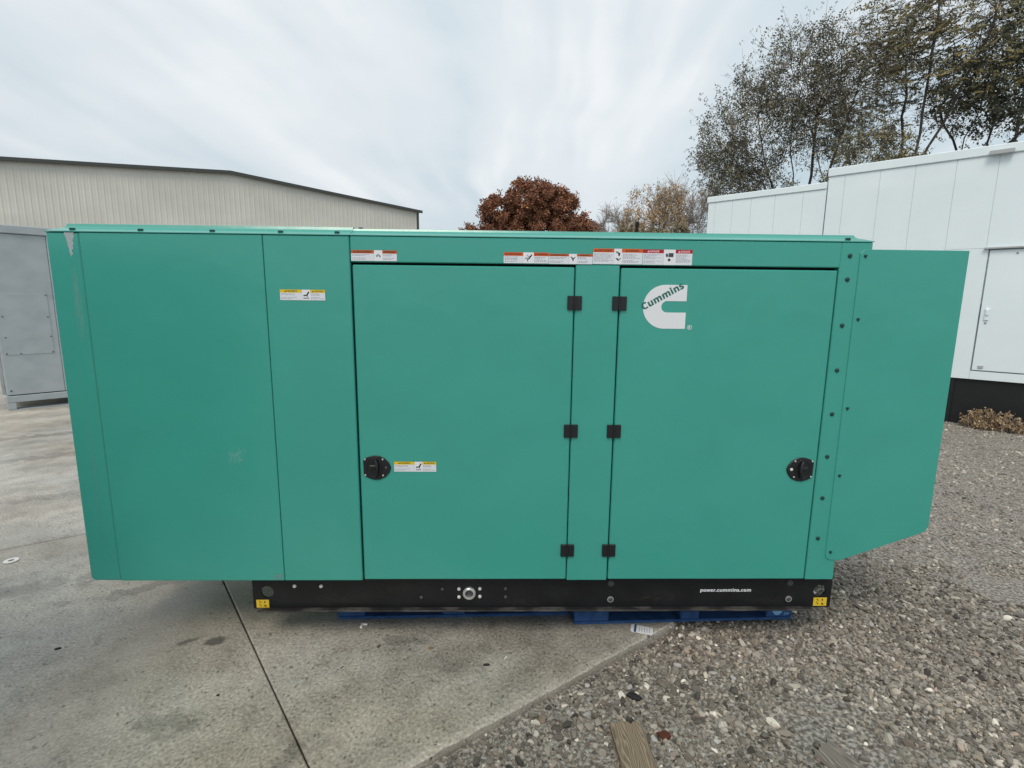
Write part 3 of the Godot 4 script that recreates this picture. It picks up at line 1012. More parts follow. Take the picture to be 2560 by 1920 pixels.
func make_white_units():
	var th := -deg_to_rad(43.77)
	var A := Vector3(6.1555, 0, -4.6397)
	var ux := Vector3(0.7221, 0, 0.6918)
	# near unit: local x = 0 at its far left corner (s = -1.735)
	var s0 := -1.735
	var u := thing("white_enclosure", "tall white panelled equipment enclosure on a black base, at the right edge", "enclosure", A + ux * s0 - Vector3(0, 0.05, 0), th, "white enclosures beyond the gravel")
	var L := 5.6
	var top := 3.61
	var bot := 0.637
	var dp := 2.4
	put("body", bx(0.001, L - 0.001, bot + 0.003, top - 0.09, -dp, -0.010, 0.001), M.white, u)
	var xs := [0.0, 0.212, 0.642, 1.040, 1.468, 1.878, 2.30, 2.72, 3.14, 3.56, 3.98, 4.40, 4.82, 5.24, L]
	for k in xs.size() - 1:
		if k < 4:
			put("panel", bx(xs[k] + 0.0014, xs[k + 1] - 0.0014, bot + 0.002, top - 0.12, -0.029, 0.0, 0.002), M.white, u)
		elif k == 4:
			# upper part runs over the door
			put("panel", bx(xs[k] + 0.0014, xs[k + 1] - 0.0014, 2.345, top - 0.12, -0.029, 0.0, 0.002), M.white, u)
		else:
			put("panel", bx(xs[k] + 0.0014, xs[k + 1] - 0.0014, 2.345, top - 0.12, -0.029, 0.0, 0.002), M.white, u)
	put("door_frame", bx(xs[4] + 0.0015, 1.905, bot + 0.002, 2.342, -0.029, 0.0, 0.002), M.white, u)
	put("door_frame", bx(1.908, L, bot + 0.002, 0.748, -0.029, 0.0, 0.002), M.white, u)
	put("door_frame", bx(3.01, L, 0.751, 2.342, -0.029, 0.0, 0.002), M.white, u)
	put("door_seal", bx(1.905, 3.01, 0.748, 2.342, -0.0295, -0.010), M.seal, u)
	var door := put("door", bx(1.921, 2.99, 0.764, 2.318, -0.009, 0.004, 0.003), M.white, u)
	var st := mb()
	box(st, Vector3(1.985, 1.50, 0.014), Vector3(0.05, 0.16, 0.02), 0.008)
	box(st, Vector3(1.985, 1.525, 0.032), Vector3(0.032, 0.08, 0.02), 0.008)
	obj("handle", st, M.white, door)
	put("keyhole", bolt_mesh(0.013, 0.008), M.seal, door, Vector3(1.983, 1.385, 0.004))
	put("vent", bx(1.975, 2.03, 0.79, 0.83, 0.004, 0.016, 0.005), M.white_grey, door)
	put("stud", bolt_mesh(0.012, 0.01), M.seal, door, Vector3(2.18, 2.27, 0.004))
	put("drip_rail", bx(1.86, 3.06, 2.330, 2.352, 0.001, 0.045, 0.003), M.white_grey, u)
	put("top_cap", bx(-0.01, L, top - 0.118, top, -dp - 0.02, 0.022, 0.008), M.white, u)
	put("gutter_light", bx(1.772, 2.005, top - 0.128, top - 0.075, 0.024, 0.085, 0.005), M.white_grey, u)
	put("base_tank", bx(0.03, L, 0.0, bot - 0.004, -dp + 0.05, -0.045, 0.006), M.black, u)
	put("base_post", bx(1.72, 1.765, 0.0, bot - 0.004, -0.044, -0.02, 0.004), M.black, u)
	# far unit, a little lower
	var s1 := -3.545
	var L2: float = s0 - s1 - 0.012
	var w := thing("white_enclosure", "lower white panelled enclosure butted against the left of the taller one", "enclosure", A + ux * s1 - Vector3(0, 0.05, 0), th, "white enclosures beyond the gravel")
	var top2 := 3.42
	put("body", bx(0.001, L2 - 0.001, bot + 0.003, top2 - 0.09, -dp, -0.010, 0.001), M.white, w)
	var x2 := [0.0, 0.121, 0.414, 0.715, 1.081, 1.485, L2]
	for k in x2.size() - 1:
		put("panel", bx(x2[k] + 0.0014, x2[k + 1] - 0.0014, bot + 0.002, top2 - 0.10, -0.029, 0.0, 0.002), M.white, w)
	put("top_cap", bx(-0.02, L2, top2 - 0.098, top2, -dp - 0.02, 0.02, 0.008), M.white, w)
	put("base_tank", bx(0.03, L2 - 0.02, 0.0, bot - 0.004, -dp + 0.05, -0.045, 0.006), M.black, w)

# ------------------------------------------------------------------ grey enclosure on the left
func make_grey_enclosure():
	var o := thing("grey_enclosure", "weathered grey steel cabinet on a skid, partly hidden behind the green enclosure's left end", "enclosure", Vector3(-6.743, 0, -4.866), deg_to_rad(43.98))
	var W := 2.3
	var dp := 1.4
	var fr := 0.0
	put("body", bx(0.0, W, 0.205, 2.40, -dp, -0.022, 0.008), M.grey, o)
	put("front_panel", bx(0.012, 0.607, 0.212, 2.372, -0.0215, fr, 0.004), M.grey, o)
	put("front_panel", bx(0.611, 1.45, 0.212, 2.372, -0.0215, fr, 0.004), M.grey, o)
	put("front_panel", bx(1.454, W - 0.01, 0.212, 2.372, -0.0215, fr, 0.004), M.grey, o)
	put("top_cap", bx(-0.03, W + 0.03, 2.378, 2.485, -dp - 0.03, 0.03, 0.008), M.grey, o)
	put("cover_plate", bx(0.045, 0.545, 0.762, 1.592, fr + 0.0005, 0.006, 0.003), M.grey, o)
	for p in [[0.06, 0.78], [0.20, 0.775], [0.53, 0.78], [0.525, 1.27], [0.53, 1.57], [0.07, 1.28], [0.53, 1.0], [0.07, 1.0]]:
		put("screw", bolt_mesh(0.009, 0.006, 8), M.bolt_grey, o, Vector3(p[0], p[1], 0.0065))
	put("screw", bolt_mesh(0.012, 0.008, 8), M.bolt_grey, o, Vector3(0.05, 0.27, 0.0005))
	put("corner_post", bx(-0.045, -0.004, 0.21, 2.37, -dp * 0.5, -0.12, 0.006), M.grey, o)
	# skid
	put("skid_beam", bx(-0.01, W + 0.01, 0.108, 0.198, -0.14, 0.012, 0.006), M.grey, o)
	put("skid_beam", bx(-0.01, W + 0.01, 0.108, 0.198, -dp, -dp + 0.15, 0.006), M.grey, o)
	put("skid_foot", bx(-0.01, 0.082, 0.012, 0.107, -0.14, 0.010, 0.005), M.grey, o)
	put("skid_foot", bx(W - 0.08, W + 0.01, 0.012, 0.107, -0.14, 0.010, 0.005), M.grey, o)
	put("skid_foot", bx(-0.01, 0.082, 0.012, 0.107, -dp, -dp + 0.15, 0.005), M.grey, o)
	put("skid_foot", bx(W - 0.08, W + 0.01, 0.012, 0.107, -dp, -dp + 0.15, 0.005), M.grey, o)
	put("skid_plate", bx(-0.01, W + 0.01, 0.0, 0.011, -0.14, 0.012, 0.002), M.grey, o)

# ------------------------------------------------------------------ trees
func sprig(kind: String, seed_: int) -> ArrayMesh:
	var r := RandomNumberGenerator.new()
	r.seed = seed_
	var st := mb()
	var leaf = func(at: Vector3, dir: Vector3, len: float, wid: float):
		var side := dir.cross(Vector3(r.randfn(), r.randfn(), r.randfn())).normalized()
		var nn := side.cross(dir).normalized()
		var tip: Vector3 = at + dir * len
		var m: Vector3 = at + dir * len * 0.45 - nn * wid * 0.2
		for q in [[at, m + side * wid, tip], [at, tip, m - side * wid]]:
			tri(st, q[0], q[1], q[2], nn)
	if kind == "pinnate":
		var d := Vector3(1, -0.25, 0).normalized()
		for k in 6:
			for s in [-1.0, 1.0]:
				leaf.call(d * (0.15 + 0.14 * k), (Vector3(0.45, -0.35, s * 0.8) + Vector3(r.randfn(), r.randfn(), r.randfn()) * 0.15).normalized(), 0.28, 0.065)
	elif kind == "clump":
		for k in 9:
			var d := Vector3(r.randfn(), r.randfn() * 0.8, r.randfn()).normalized()
			leaf.call(d * r.randf_range(0.0, 0.65), (d + Vector3(r.randfn(), r.randfn(), r.randfn()) * 0.7).normalized(), 0.55, 0.2)
	else:
		for k in 5:
			var d := Vector3(r.randfn(), r.randfn(), r.randfn()).normalized()
			leaf.call(d * r.randf_range(0.05, 0.5), (d + Vector3(0, -0.3, 0)).normalized(), 0.5, 0.13)
	return st.commit()

# trunks: polylines in tree space; env: ellipsoids [cx, cy, cz, rx, ry, rz, points]
func tree(called: String, label: String, at: Vector3, face: float, trunks: Array, env: Array, p: Dictionary, group := ""):
	var o := thing(called, label, p.get("category", "tree"), at, face, group)
	var r := RandomNumberGenerator.new()
	r.seed = p.seed
	var pos := PackedVector3Array()
	var par := PackedInt32Array()
	var dirs := PackedVector3Array()
	var path := PackedFloat32Array()
	for t in trunks:
		var last := -1
		for k in t.size():
			var q: Vector3 = t[k]
			if last < 0:
				pos.append(q); par.append(-1); dirs.append(Vector3.UP); path.append(0.0)
				last = pos.size() - 1
				continue
			var n: int = max(1, int((q - pos[last]).length() / p.get("step", 0.7)))
			var a := pos[last]
			for i in n:
				var f := a.lerp(q, float(i + 1) / n)
				if i < n - 1: f += Vector3(r.randfn(), 0, r.randfn()) * 0.05
				pos.append(f); par.append(last); dirs.append((f - pos[last]).normalized()); path.append(path[last] + (f - pos[last]).length())
				last = pos.size() - 1
	var goals := []
	for e in env:
		var made := 0
		while made < e[6]:
			var q := Vector3(r.randf_range(-1, 1), r.randf_range(-1, 1), r.randf_range(-1, 1))
			var l := q.length()
			if l > 1.0 or r.randf() > 0.35 + 0.65 * l: continue
			goals.append(Vector3(e[0], e[1], e[2]) + q * Vector3(e[3], e[4], e[5]))
			made += 1
	var root: Vector3 = trunks[0][trunks[0].size() - 1]
	var lowroot: Vector3 = p.get("focus", root)
	goals.sort_custom(func(a, b): return a.distance_squared_to(lowroot) < b.distance_squared_to(lowroot))
	var ends := PackedInt32Array()
	var start: float = p.get("first_branch", 1.0)
	for g in goals:
		var best := -1
		var bc := 1e9
		for i in pos.size():
			if pos[i].y < start: continue
			var dv: Vector3 = g - pos[i]
			var d := dv.length()
			if d >= bc: continue
			var c: float = d * (1.0 + 0.8 * (1.0 - dv.dot(dirs[i]) / max(d, 0.01))) + 0.12 * path[i]
			if dv.y < 0.0: c -= dv.y * p.get("droop_cost", 0.6)
			if c < bc:
				bc = c; best = i
		if best < 0: continue
		var a := pos[best]
		var dv: Vector3 = g - a
		var mid: Vector3 = a + dv * 0.5 + dirs[best] * dv.length() * 0.13 + Vector3(r.randfn(), r.randfn(), r.randfn()) * dv.length() * 0.05
		pos.append(mid); par.append(best); dirs.append((mid - a).normalized()); path.append(path[best] + (mid - a).length())
		pos.append(g); par.append(pos.size() - 2); dirs.append((g - mid).normalized()); path.append(path[pos.size() - 2] + (g - mid).length())
		ends.append(pos.size() - 1)
	# thickness, from the twigs down
	var n := pos.size()
	var acc := PackedFloat32Array()
	acc.resize(n)
	var rad := PackedFloat32Array()
	rad.resize(n)
	var tw: float = p.get("twig", 0.010)
	var ex: float = p.get("pipe", 2.35)
	for k in range(n - 1, -1, -1):
		rad[k] = max(tw, pow(acc[k], 1.0 / ex))
		if par[k] >= 0: acc[par[k]] += pow(rad[k], ex)
	var thick := mb()
	var thin := mb()
	var limit: float = p.get("limit", 0.055)
	for k in n:
		if par[k] < 0: continue
		var q := par[k]
		var rq: float = min(rad[q], rad[k] * 1.35)
		if rad[k] > limit: tube(thick, pos[q], pos[k], rq, rad[k], 8)
		else: tube(thin, pos[q], pos[k], rq, rad[k], 4 if rad[k] > tw * 1.6 else 3)
	# fine twigs past the branch ends
	var leaf_at := PackedVector3Array()
	var leaf_dir := PackedVector3Array()
	var spread: float = p.get("spread", 0.5)
	for e in ends:
		for k in p.get("twigs", 4):
			var d := (dirs[e] + Vector3(r.randfn(), r.randfn() + p.get("lift", 0.0), r.randfn()) * 0.7).normalized()
			var l := spread * r.randf_range(0.5, 1.4)
			var b := pos[e].lerp(pos[par[e]], r.randf() * 0.8)
			var tip := b + d * l
			tube(thin, b, tip, tw * 0.8, tw * 0.45, 3)
			for j in p.get("per_twig", 3):
				leaf_at.append(b + d * l * r.randf_range(0.25, 1.05) + Vector3(r.randfn(), r.randfn(), r.randfn()) * spread * 0.12)
				leaf_dir.append(d)
	obj("trunk", thick, p.bark, o)
	obj("branches", thin, p.bark, o)
	var sh := sprig(p.leaf, p.seed + 5)
	var keep: float = p.get("keep", 1.0)
	var xf := []
	var cl := []
	for i in leaf_at.size():
		if r.randf() > keep: continue
		var s: float = p.size * r.randf_range(0.6, 1.3)
		var bs := Basis(Vector3.UP, r.randf() * TAU) * Basis(Vector3.RIGHT, r.randfn() * 0.5)
		xf.append(Transform3D(bs.scaled(Vector3.ONE * s), leaf_at[i]))
		var c: Color = p.tones[r.randi() % p.tones.size()]
		cl.append(c * r.randf_range(0.7, 1.3))
	var mm := MultiMesh.new()
	mm.transform_format = MultiMesh.TRANSFORM_3D
	mm.use_colors = true
	mm.mesh = sh
	mm.instance_count = xf.size()
	for i in xf.size():
		mm.set_instance_transform(i, xf[i])
		mm.set_instance_color(i, cl[i])
	var mi := MultiMeshInstance3D.new()
	mi.multimesh = mm
	mi.material_override = M.leaf
	mi.name = "crown"
	o.add_child(mi)
	mi.set_meta("kind", "stuff")
	return o

# place on the ground in direction (dx, dz) seen from the yard, R metres away; local x then runs to the right
func spot(dx: float, dz: float, R: float) -> Array:
	var l := Vector2(dx, dz).length()
	return [Vector3(dx / l * R, 0, 2.15 + dz / l * R), atan2(-dx, -dz)]

func make_trees():
	var C := func(r, g, b): return Color(r, g, b)
	# russet oak
	var s := spot(0.056, -0.998, 60.0)
	var rust := [C.call(0.34, 0.150, 0.080), C.call(0.27, 0.120, 0.072), C.call(0.40, 0.190, 0.090), C.call(0.21, 0.098, 0.065)]
	tree("oak_tree", "broad rust-brown oak in full autumn leaf behind the green roof", s[0], s[1],
		[[Vector3(0, 0, 0), Vector3(0.1, 4.5, 0), Vector3(0.2, 7.0, 0.2)], [Vector3(0.1, 3.4, 0), Vector3(-3.0, 8.0, 1)], [Vector3(0.1, 3.8, 0), Vector3(3.2, 8.5, -1)]],
		[[-0.5, 12.6, 0, 3.0, 2.5, 3.2, 80], [-3.0, 10.8, 0, 2.6, 2.4, 2.8, 70], [2.4, 11.8, 0, 2.6, 2.6, 2.8, 70], [5.6, 8.8, 0, 2.5, 2.3, 2.6, 70], [-5.9, 8.2, 0, 2.3, 2.0, 2.4, 54], [-6.6, 6.9, 0, 2.0, 1.5, 2.0, 36], [0.6, 9.2, 0, 3.2, 2.2, 3, 60], [-2.6, 8.2, 0, 2.4, 1.5, 2.6, 40], [3.2, 9.0, 0, 2.4, 1.8, 2.6, 45]],
		{"seed": 11, "bark": M.bark, "leaf": "clump", "size": 0.40, "tones": rust, "twigs": 6, "per_twig": 5, "spread": 0.75, "twig": 0.02, "first_branch": 5.0, "limit": 0.12, "keep": 0.85, "step": 0.8})
	# bare and ochre shrubs-trees to its right
	var ochre := [C.call(0.56, 0.36, 0.15), C.call(0.46, 0.32, 0.17), C.call(0.40, 0.30, 0.18)]
	var olive := [C.call(0.24, 0.20, 0.12), C.call(0.28, 0.235, 0.15), C.call(0.20, 0.165, 0.105)]
	s = spot(0.262, -0.965, 52.0)
	tree("autumn_tree", "thin ochre-leaved tree between the rust-brown oak and the white enclosures", s[0], s[1],
		[[Vector3(-0.6, 0, 0), Vector3(-1.0, 8, 0)], [Vector3(-0.6, 0, 0), Vector3(0.5, 2.5, 0.2), Vector3(1.4, 9, 0.4)], [Vector3(-0.6, 0, 0), Vector3(0, 2.5, -0.3), Vector3(0.2, 9.5, -0.4)]],
		[[-1.0, 9.4, 0, 1.3, 2.5, 1.4, 50], [0.8, 9.6, 0, 1.1, 2.7, 1.4, 46], [2.4, 9.6, 0, 1.2, 2.5, 1.4, 46]],
		{"seed": 12, "bark": M.bark_pale, "leaf": "simple", "size": 0.40, "tones": ochre, "twigs": 6, "per_twig": 4, "spread": 0.8, "twig": 0.012, "lift": 0.9, "first_branch": 2.0, "keep": 0.22, "limit": 0.07})
	s = spot(0.322, -0.947, 54.0)
	tree("bare_tree", "pale leafless tree with fine upright twigs against the low white enclosure", s[0], s[1],
		[[Vector3(0, 0, 0), Vector3(0, 8, 0)], [Vector3(0, 0, 0), Vector3(0.8, 3, 0.3), Vector3(1.6, 8, 0.5)], [Vector3(0, 0, 0), Vector3(-0.8, 3, 0), Vector3(-1.6, 7.5, 0)]],
		[[-0.9, 10.0, 0, 2.1, 2.8, 1.8, 110], [1.8, 9.6, 0, 1.8, 2.8, 1.8, 80]],
		{"seed": 13, "bark": M.bark_pale, "leaf": "simple", "size": 0.22, "tones": olive, "twigs": 9, "per_twig": 1, "spread": 1.3, "twig": 0.022, "lift": 1.2, "first_branch": 2.0, "keep": 0.5, "limit": 0.07})
	s = spot(0.205, -0.979, 56.0)
	tree("bare_tree", "thin leafless tree rising just right of the rust-brown oak", s[0], s[1],
		[[Vector3(0, 0, 0), Vector3(0, 7.5, 0)], [Vector3(0, 0, 0), Vector3(0.6, 3, 0.3), Vector3(1.3, 7.5, 0.5)]],
		[[0.0, 8.6, 0, 1.6, 2.4, 1.6, 60], [1.6, 8.4, 0, 1.4, 2.2, 1.6, 40]],
		{"seed": 14, "bark": M.bark_pale, "leaf": "simple", "size": 0.22, "tones": olive, "twigs": 9, "per_twig": 1, "spread": 1.2, "twig": 0.022, "lift": 1.2, "first_branch": 2.0, "keep": 0.5, "limit": 0.07})
	s = spot(0.262, -0.965, 46.0)
	tree("shrub", "olive-brown rounded shrub below the ochre-leaved tree", s[0], s[1],
		[[Vector3(0, 0, 0), Vector3(0, 4, 0)]],
		[[-0.6, 5.6, 0, 2.4, 2.2, 1.6, 70], [2.2, 5.4, 0, 2.2, 2.0, 1.6, 60]],
		{"seed": 15, "bark": M.bark, "leaf": "clump", "size": 0.36, "tones": olive, "twigs": 6, "per_twig": 4, "spread": 0.6, "twig": 0.012, "first_branch": 0.5, "category": "shrub"})
	# tall thinning trees behind the white enclosures
	var dusk := [C.call(0.15, 0.150, 0.105), C.call(0.18, 0.170, 0.115), C.call(0.21, 0.185, 0.115), C.call(0.12, 0.122, 0.092)]
	var locust := [C.call(0.257, 0.223, 0.101), C.call(0.203, 0.189, 0.095), C.call(0.324, 0.257, 0.115), C.call(0.149, 0.149, 0.088)]
	var deep := [C.call(0.081, 0.095, 0.070), C.call(0.105, 0.113, 0.076), C.call(0.128, 0.132, 0.084)]
	var rowg := "trees behind the white enclosures"
	s = spot(0.494, -0.869, 25.0)
	tree("ash_tree", "multi-stemmed grey-green tree with thin leaves above the lower white enclosure", s[0], s[1],
		[[Vector3(0, 0, 0), Vector3(0.0, 4.6, 0), Vector3(-0.6, 7.5, 0.2), Vector3(-0.7, 9.6, 0)], [Vector3(-0.1, 3.6, 0), Vector3(-1.5, 6.4, 0.5), Vector3(-3.0, 7.6, 0.6)], [Vector3(0.05, 4.2, 0), Vector3(0.2, 7.6, -0.5), Vector3(0.3, 9.8, -0.4)], [Vector3(-0.1, 3.8, 0), Vector3(-1.6, 7.6, -0.6), Vector3(-2.0, 9.4, -0.5)]],
		[[-2.1, 8.6, 0, 2.0, 2.0, 1.9, 130], [-0.7, 10.6, 0, 2.0, 1.9, 1.9, 120], [-2.9, 7.2, 0, 1.5, 1.2, 1.4, 60], [-2.0, 6.2, 0, 1.7, 0.9, 1.5, 46], [0.5, 9.0, 0, 1.1, 1.8, 1.3, 46]],
		{"seed": 21, "bark": M.bark, "leaf": "simple", "size": 0.20, "tones": dusk, "twigs": 5, "per_twig": 4, "spread": 0.80, "twig": 0.007, "first_branch": 4.2, "keep": 0.72, "limit": 0.05}, rowg)
	s = spot(0.520, -0.854, 24.0)
	tree("forked_tree", "slender forked tree beside the step between the two white enclosures", s[0], s[1],
		[[Vector3(0.1, 0, 0), Vector3(0.0, 6.0, 0), Vector3(-0.7, 8.2, 0), Vector3(-1.0, 10.0, 0)], [Vector3(0.0, 6.2, 0), Vector3(0.5, 8.5, 0.1), Vector3(0.9, 10.6, 0.1)]],
		[[0.6, 9.8, 0, 1.5, 2.3, 1.5, 110], [-0.4, 8.2, 0, 1.2, 1.6, 1.3, 50], [1.1, 7.8, 0, 1.0, 1.7, 1.1, 40]],
		{"seed": 22, "bark": M.bark, "leaf": "simple", "size": 0.17, "tones": dusk, "twigs": 4, "per_twig": 3, "spread": 0.65, "twig": 0.006, "first_branch": 5.8, "keep": 0.44, "limit": 0.04}, rowg)
	s = spot(0.5996, -0.8003, 27.0)
	tree("locust_tree", "locust with a bent pale trunk, left of the straight dark-trunked one", s[0], s[1],
		[[Vector3(0, 0, 0), Vector3(0.05, 6.6, 0), Vector3(-0.2, 9.0, 0), Vector3(-0.3, 11.2, 0)]],
		[[-1.0, 10.2, 0, 2.2, 1.6, 1.6, 70], [-1.8, 9.0, 0, 1.6, 1.0, 1.3, 36], [-0.4, 12.4, 0, 2.0, 1.7, 1.6, 60]],
		{"seed": 23, "bark": M.bark, "leaf": "pinnate", "size": 0.40, "tones": locust + dusk, "twigs": 4, "per_twig": 3, "spread": 0.74, "twig": 0.007, "first_branch": 5.0, "keep": 0.40, "limit": 0.05, "droop_cost": 0.3}, rowg)
	s = spot(0.6139, -0.7894, 26.0)
	tree("locust_tree", "tall locust with a straight dark trunk and yellow-green feathery leaves", s[0], s[1],
		[[Vector3(0, 0, 0), Vector3(-0.05, 6.5, 0), Vector3(0.0, 9.5, 0), Vector3(0.1, 13.5, 0)], [Vector3(0, 6.6, 0), Vector3(0.9, 9.0, 0.3), Vector3(1.6, 11, 0.4)]],
		[[0.2, 11.0, 0, 2.6, 1.4, 1.6, 75], [0.5, 13.2, 0, 3.0, 2.0, 1.8, 100], [1.5, 9.8, 0, 1.3, 1.0, 1.2, 26], [-1.2, 11.4, 0, 1.9, 1.1, 1.3, 42]],
		{"seed": 24, "bark": M.bark, "leaf": "pinnate", "size": 0.40, "tones": locust, "twigs": 4, "per_twig": 3, "spread": 0.81, "twig": 0.007, "first_branch": 6.8, "keep": 0.42, "limit": 0.05, "droop_cost": 0.3}, rowg)
	s = spot(0.6446, -0.7646, 28.0)
	tree("leaning_tree", "slim tree with a reddish leaning trunk in front of dark foliage", s[0], s[1],
		[[Vector3(0, 0, 0), Vector3(0.1, 6.6, 0), Vector3(0.7, 9.5, 0.2), Vector3(0.9, 11.5, 0.2)], [Vector3(0.2, 7.4, 0), Vector3(-0.6, 9.4, 0)]],
		[[0.6, 10.2, 0, 1.6, 1.3, 1.3, 50], [-0.3, 9.3, 0, 1.2, 0.9, 1.1, 28], [1.6, 12.4, 0, 1.8, 1.6, 1.5, 46]],
		{"seed": 25, "bark": M.bark, "leaf": "simple", "size": 0.21, "tones": deep + locust, "twigs": 4, "per_twig": 4, "spread": 0.68, "twig": 0.007, "first_branch": 6.4, "keep": 0.38, "limit": 0.04}, rowg)
	s = spot(0.6762, -0.7367, 27.0)
	tree("dark_tree", "dense dark-leaved tree at the right edge above the white roof", s[0], s[1],
		[[Vector3(0, 0, 0), Vector3(0.0, 6.8, 0), Vector3(-0.3, 9, 0), Vector3(0.1, 11, 0)], [Vector3(0, 6.8, 0), Vector3(1.6, 9.2, 0.3), Vector3(2.6, 11, 0.3)]],
		[[-0.3, 9.5, 0, 1.8, 1.4, 1.4, 90], [0.9, 8.7, 0, 1.5, 1.0, 1.3, 46], [0.8, 10.9, 0, 1.6, 1.1, 1.3, 50], [2.4, 10.2, 0, 1.5, 1.8, 1.4, 46]],
		{"seed": 26, "bark": M.bark, "leaf": "clump", "size": 0.20, "tones": deep, "twigs": 4, "per_twig": 4, "spread": 0.68, "twig": 0.007, "first_branch": 6.2, "keep": 0.37, "limit": 0.04}, rowg)
	s = spot(0.69, -0.7238, 33.0)
	tree("locust_tree", "locust with thin yellowish foliage at the top right corner", s[0], s[1],
		[[Vector3(0, 0, 0), Vector3(0.1, 9, 0), Vector3(0.2, 15, 0)]],
		[[0.0, 14.4, 0, 2.3, 2.6, 1.8, 80], [-2.0, 15.6, 0, 2.0, 1.8, 1.6, 36], [2.2, 13.4, 0, 2.0, 2.4, 1.6, 40]],
		{"seed": 27, "bark": M.bark, "leaf": "pinnate", "size": 0.42, "tones": locust, "twigs": 4, "per_twig": 3, "spread": 0.81, "twig": 0.008, "first_branch": 8.0, "keep": 0.42, "limit": 0.05, "droop_cost": 0.3}, rowg)
	s = spot(0.566, -0.824, 23.0)
	tree("shrub", "dense olive bush over the roof left of the locust trunks", s[0], s[1],
		[[Vector3(0, 0, 0), Vector3(0, 4.6, 0)], [Vector3(0, 0, 0), Vector3(0.5, 2, 0), Vector3(1.0, 4.8, 0)]],
		[[0.2, 6.6, 0, 1.4, 1.1, 1.0, 70], [0.9, 6.0, 0, 1.1, 0.8, 0.9, 34], [-0.6, 5.7, 0, 0.9, 0.8, 0.8, 22]],
		{"seed": 28, "bark": M.bark, "leaf": "simple", "size": 0.20, "tones": locust + dusk, "twigs": 5, "per_twig": 4, "spread": 0.42, "twig": 0.006, "first_branch": 3.0, "keep": 0.54, "limit": 0.04, "category": "shrub"}, rowg)
	# thin dark stack in front of the shrubs
	s = spot(0.2477, -0.9688, 38.0)
	var po := thing("vent_pipe", "thin dark pipe standing in front of the olive-brown shrub", "pipe", s[0], s[1])
	var st := mb()
	lathe(st, Vector3.ZERO, Vector3.UP, [Vector2(0.11, 0), Vector2(0.11, 7.05), Vector2(0.0, 7.06)], 10)
	obj("pipe", st, M.dark, po)
	st = mb()
	lathe(st, Vector3(0, 6.75, 0), Vector3.UP, [Vector2(0.15, 0), Vector2(0.15, 0.22), Vector2(0.11, 0.24)], 10)
	obj("collar", st, M.dark, po)

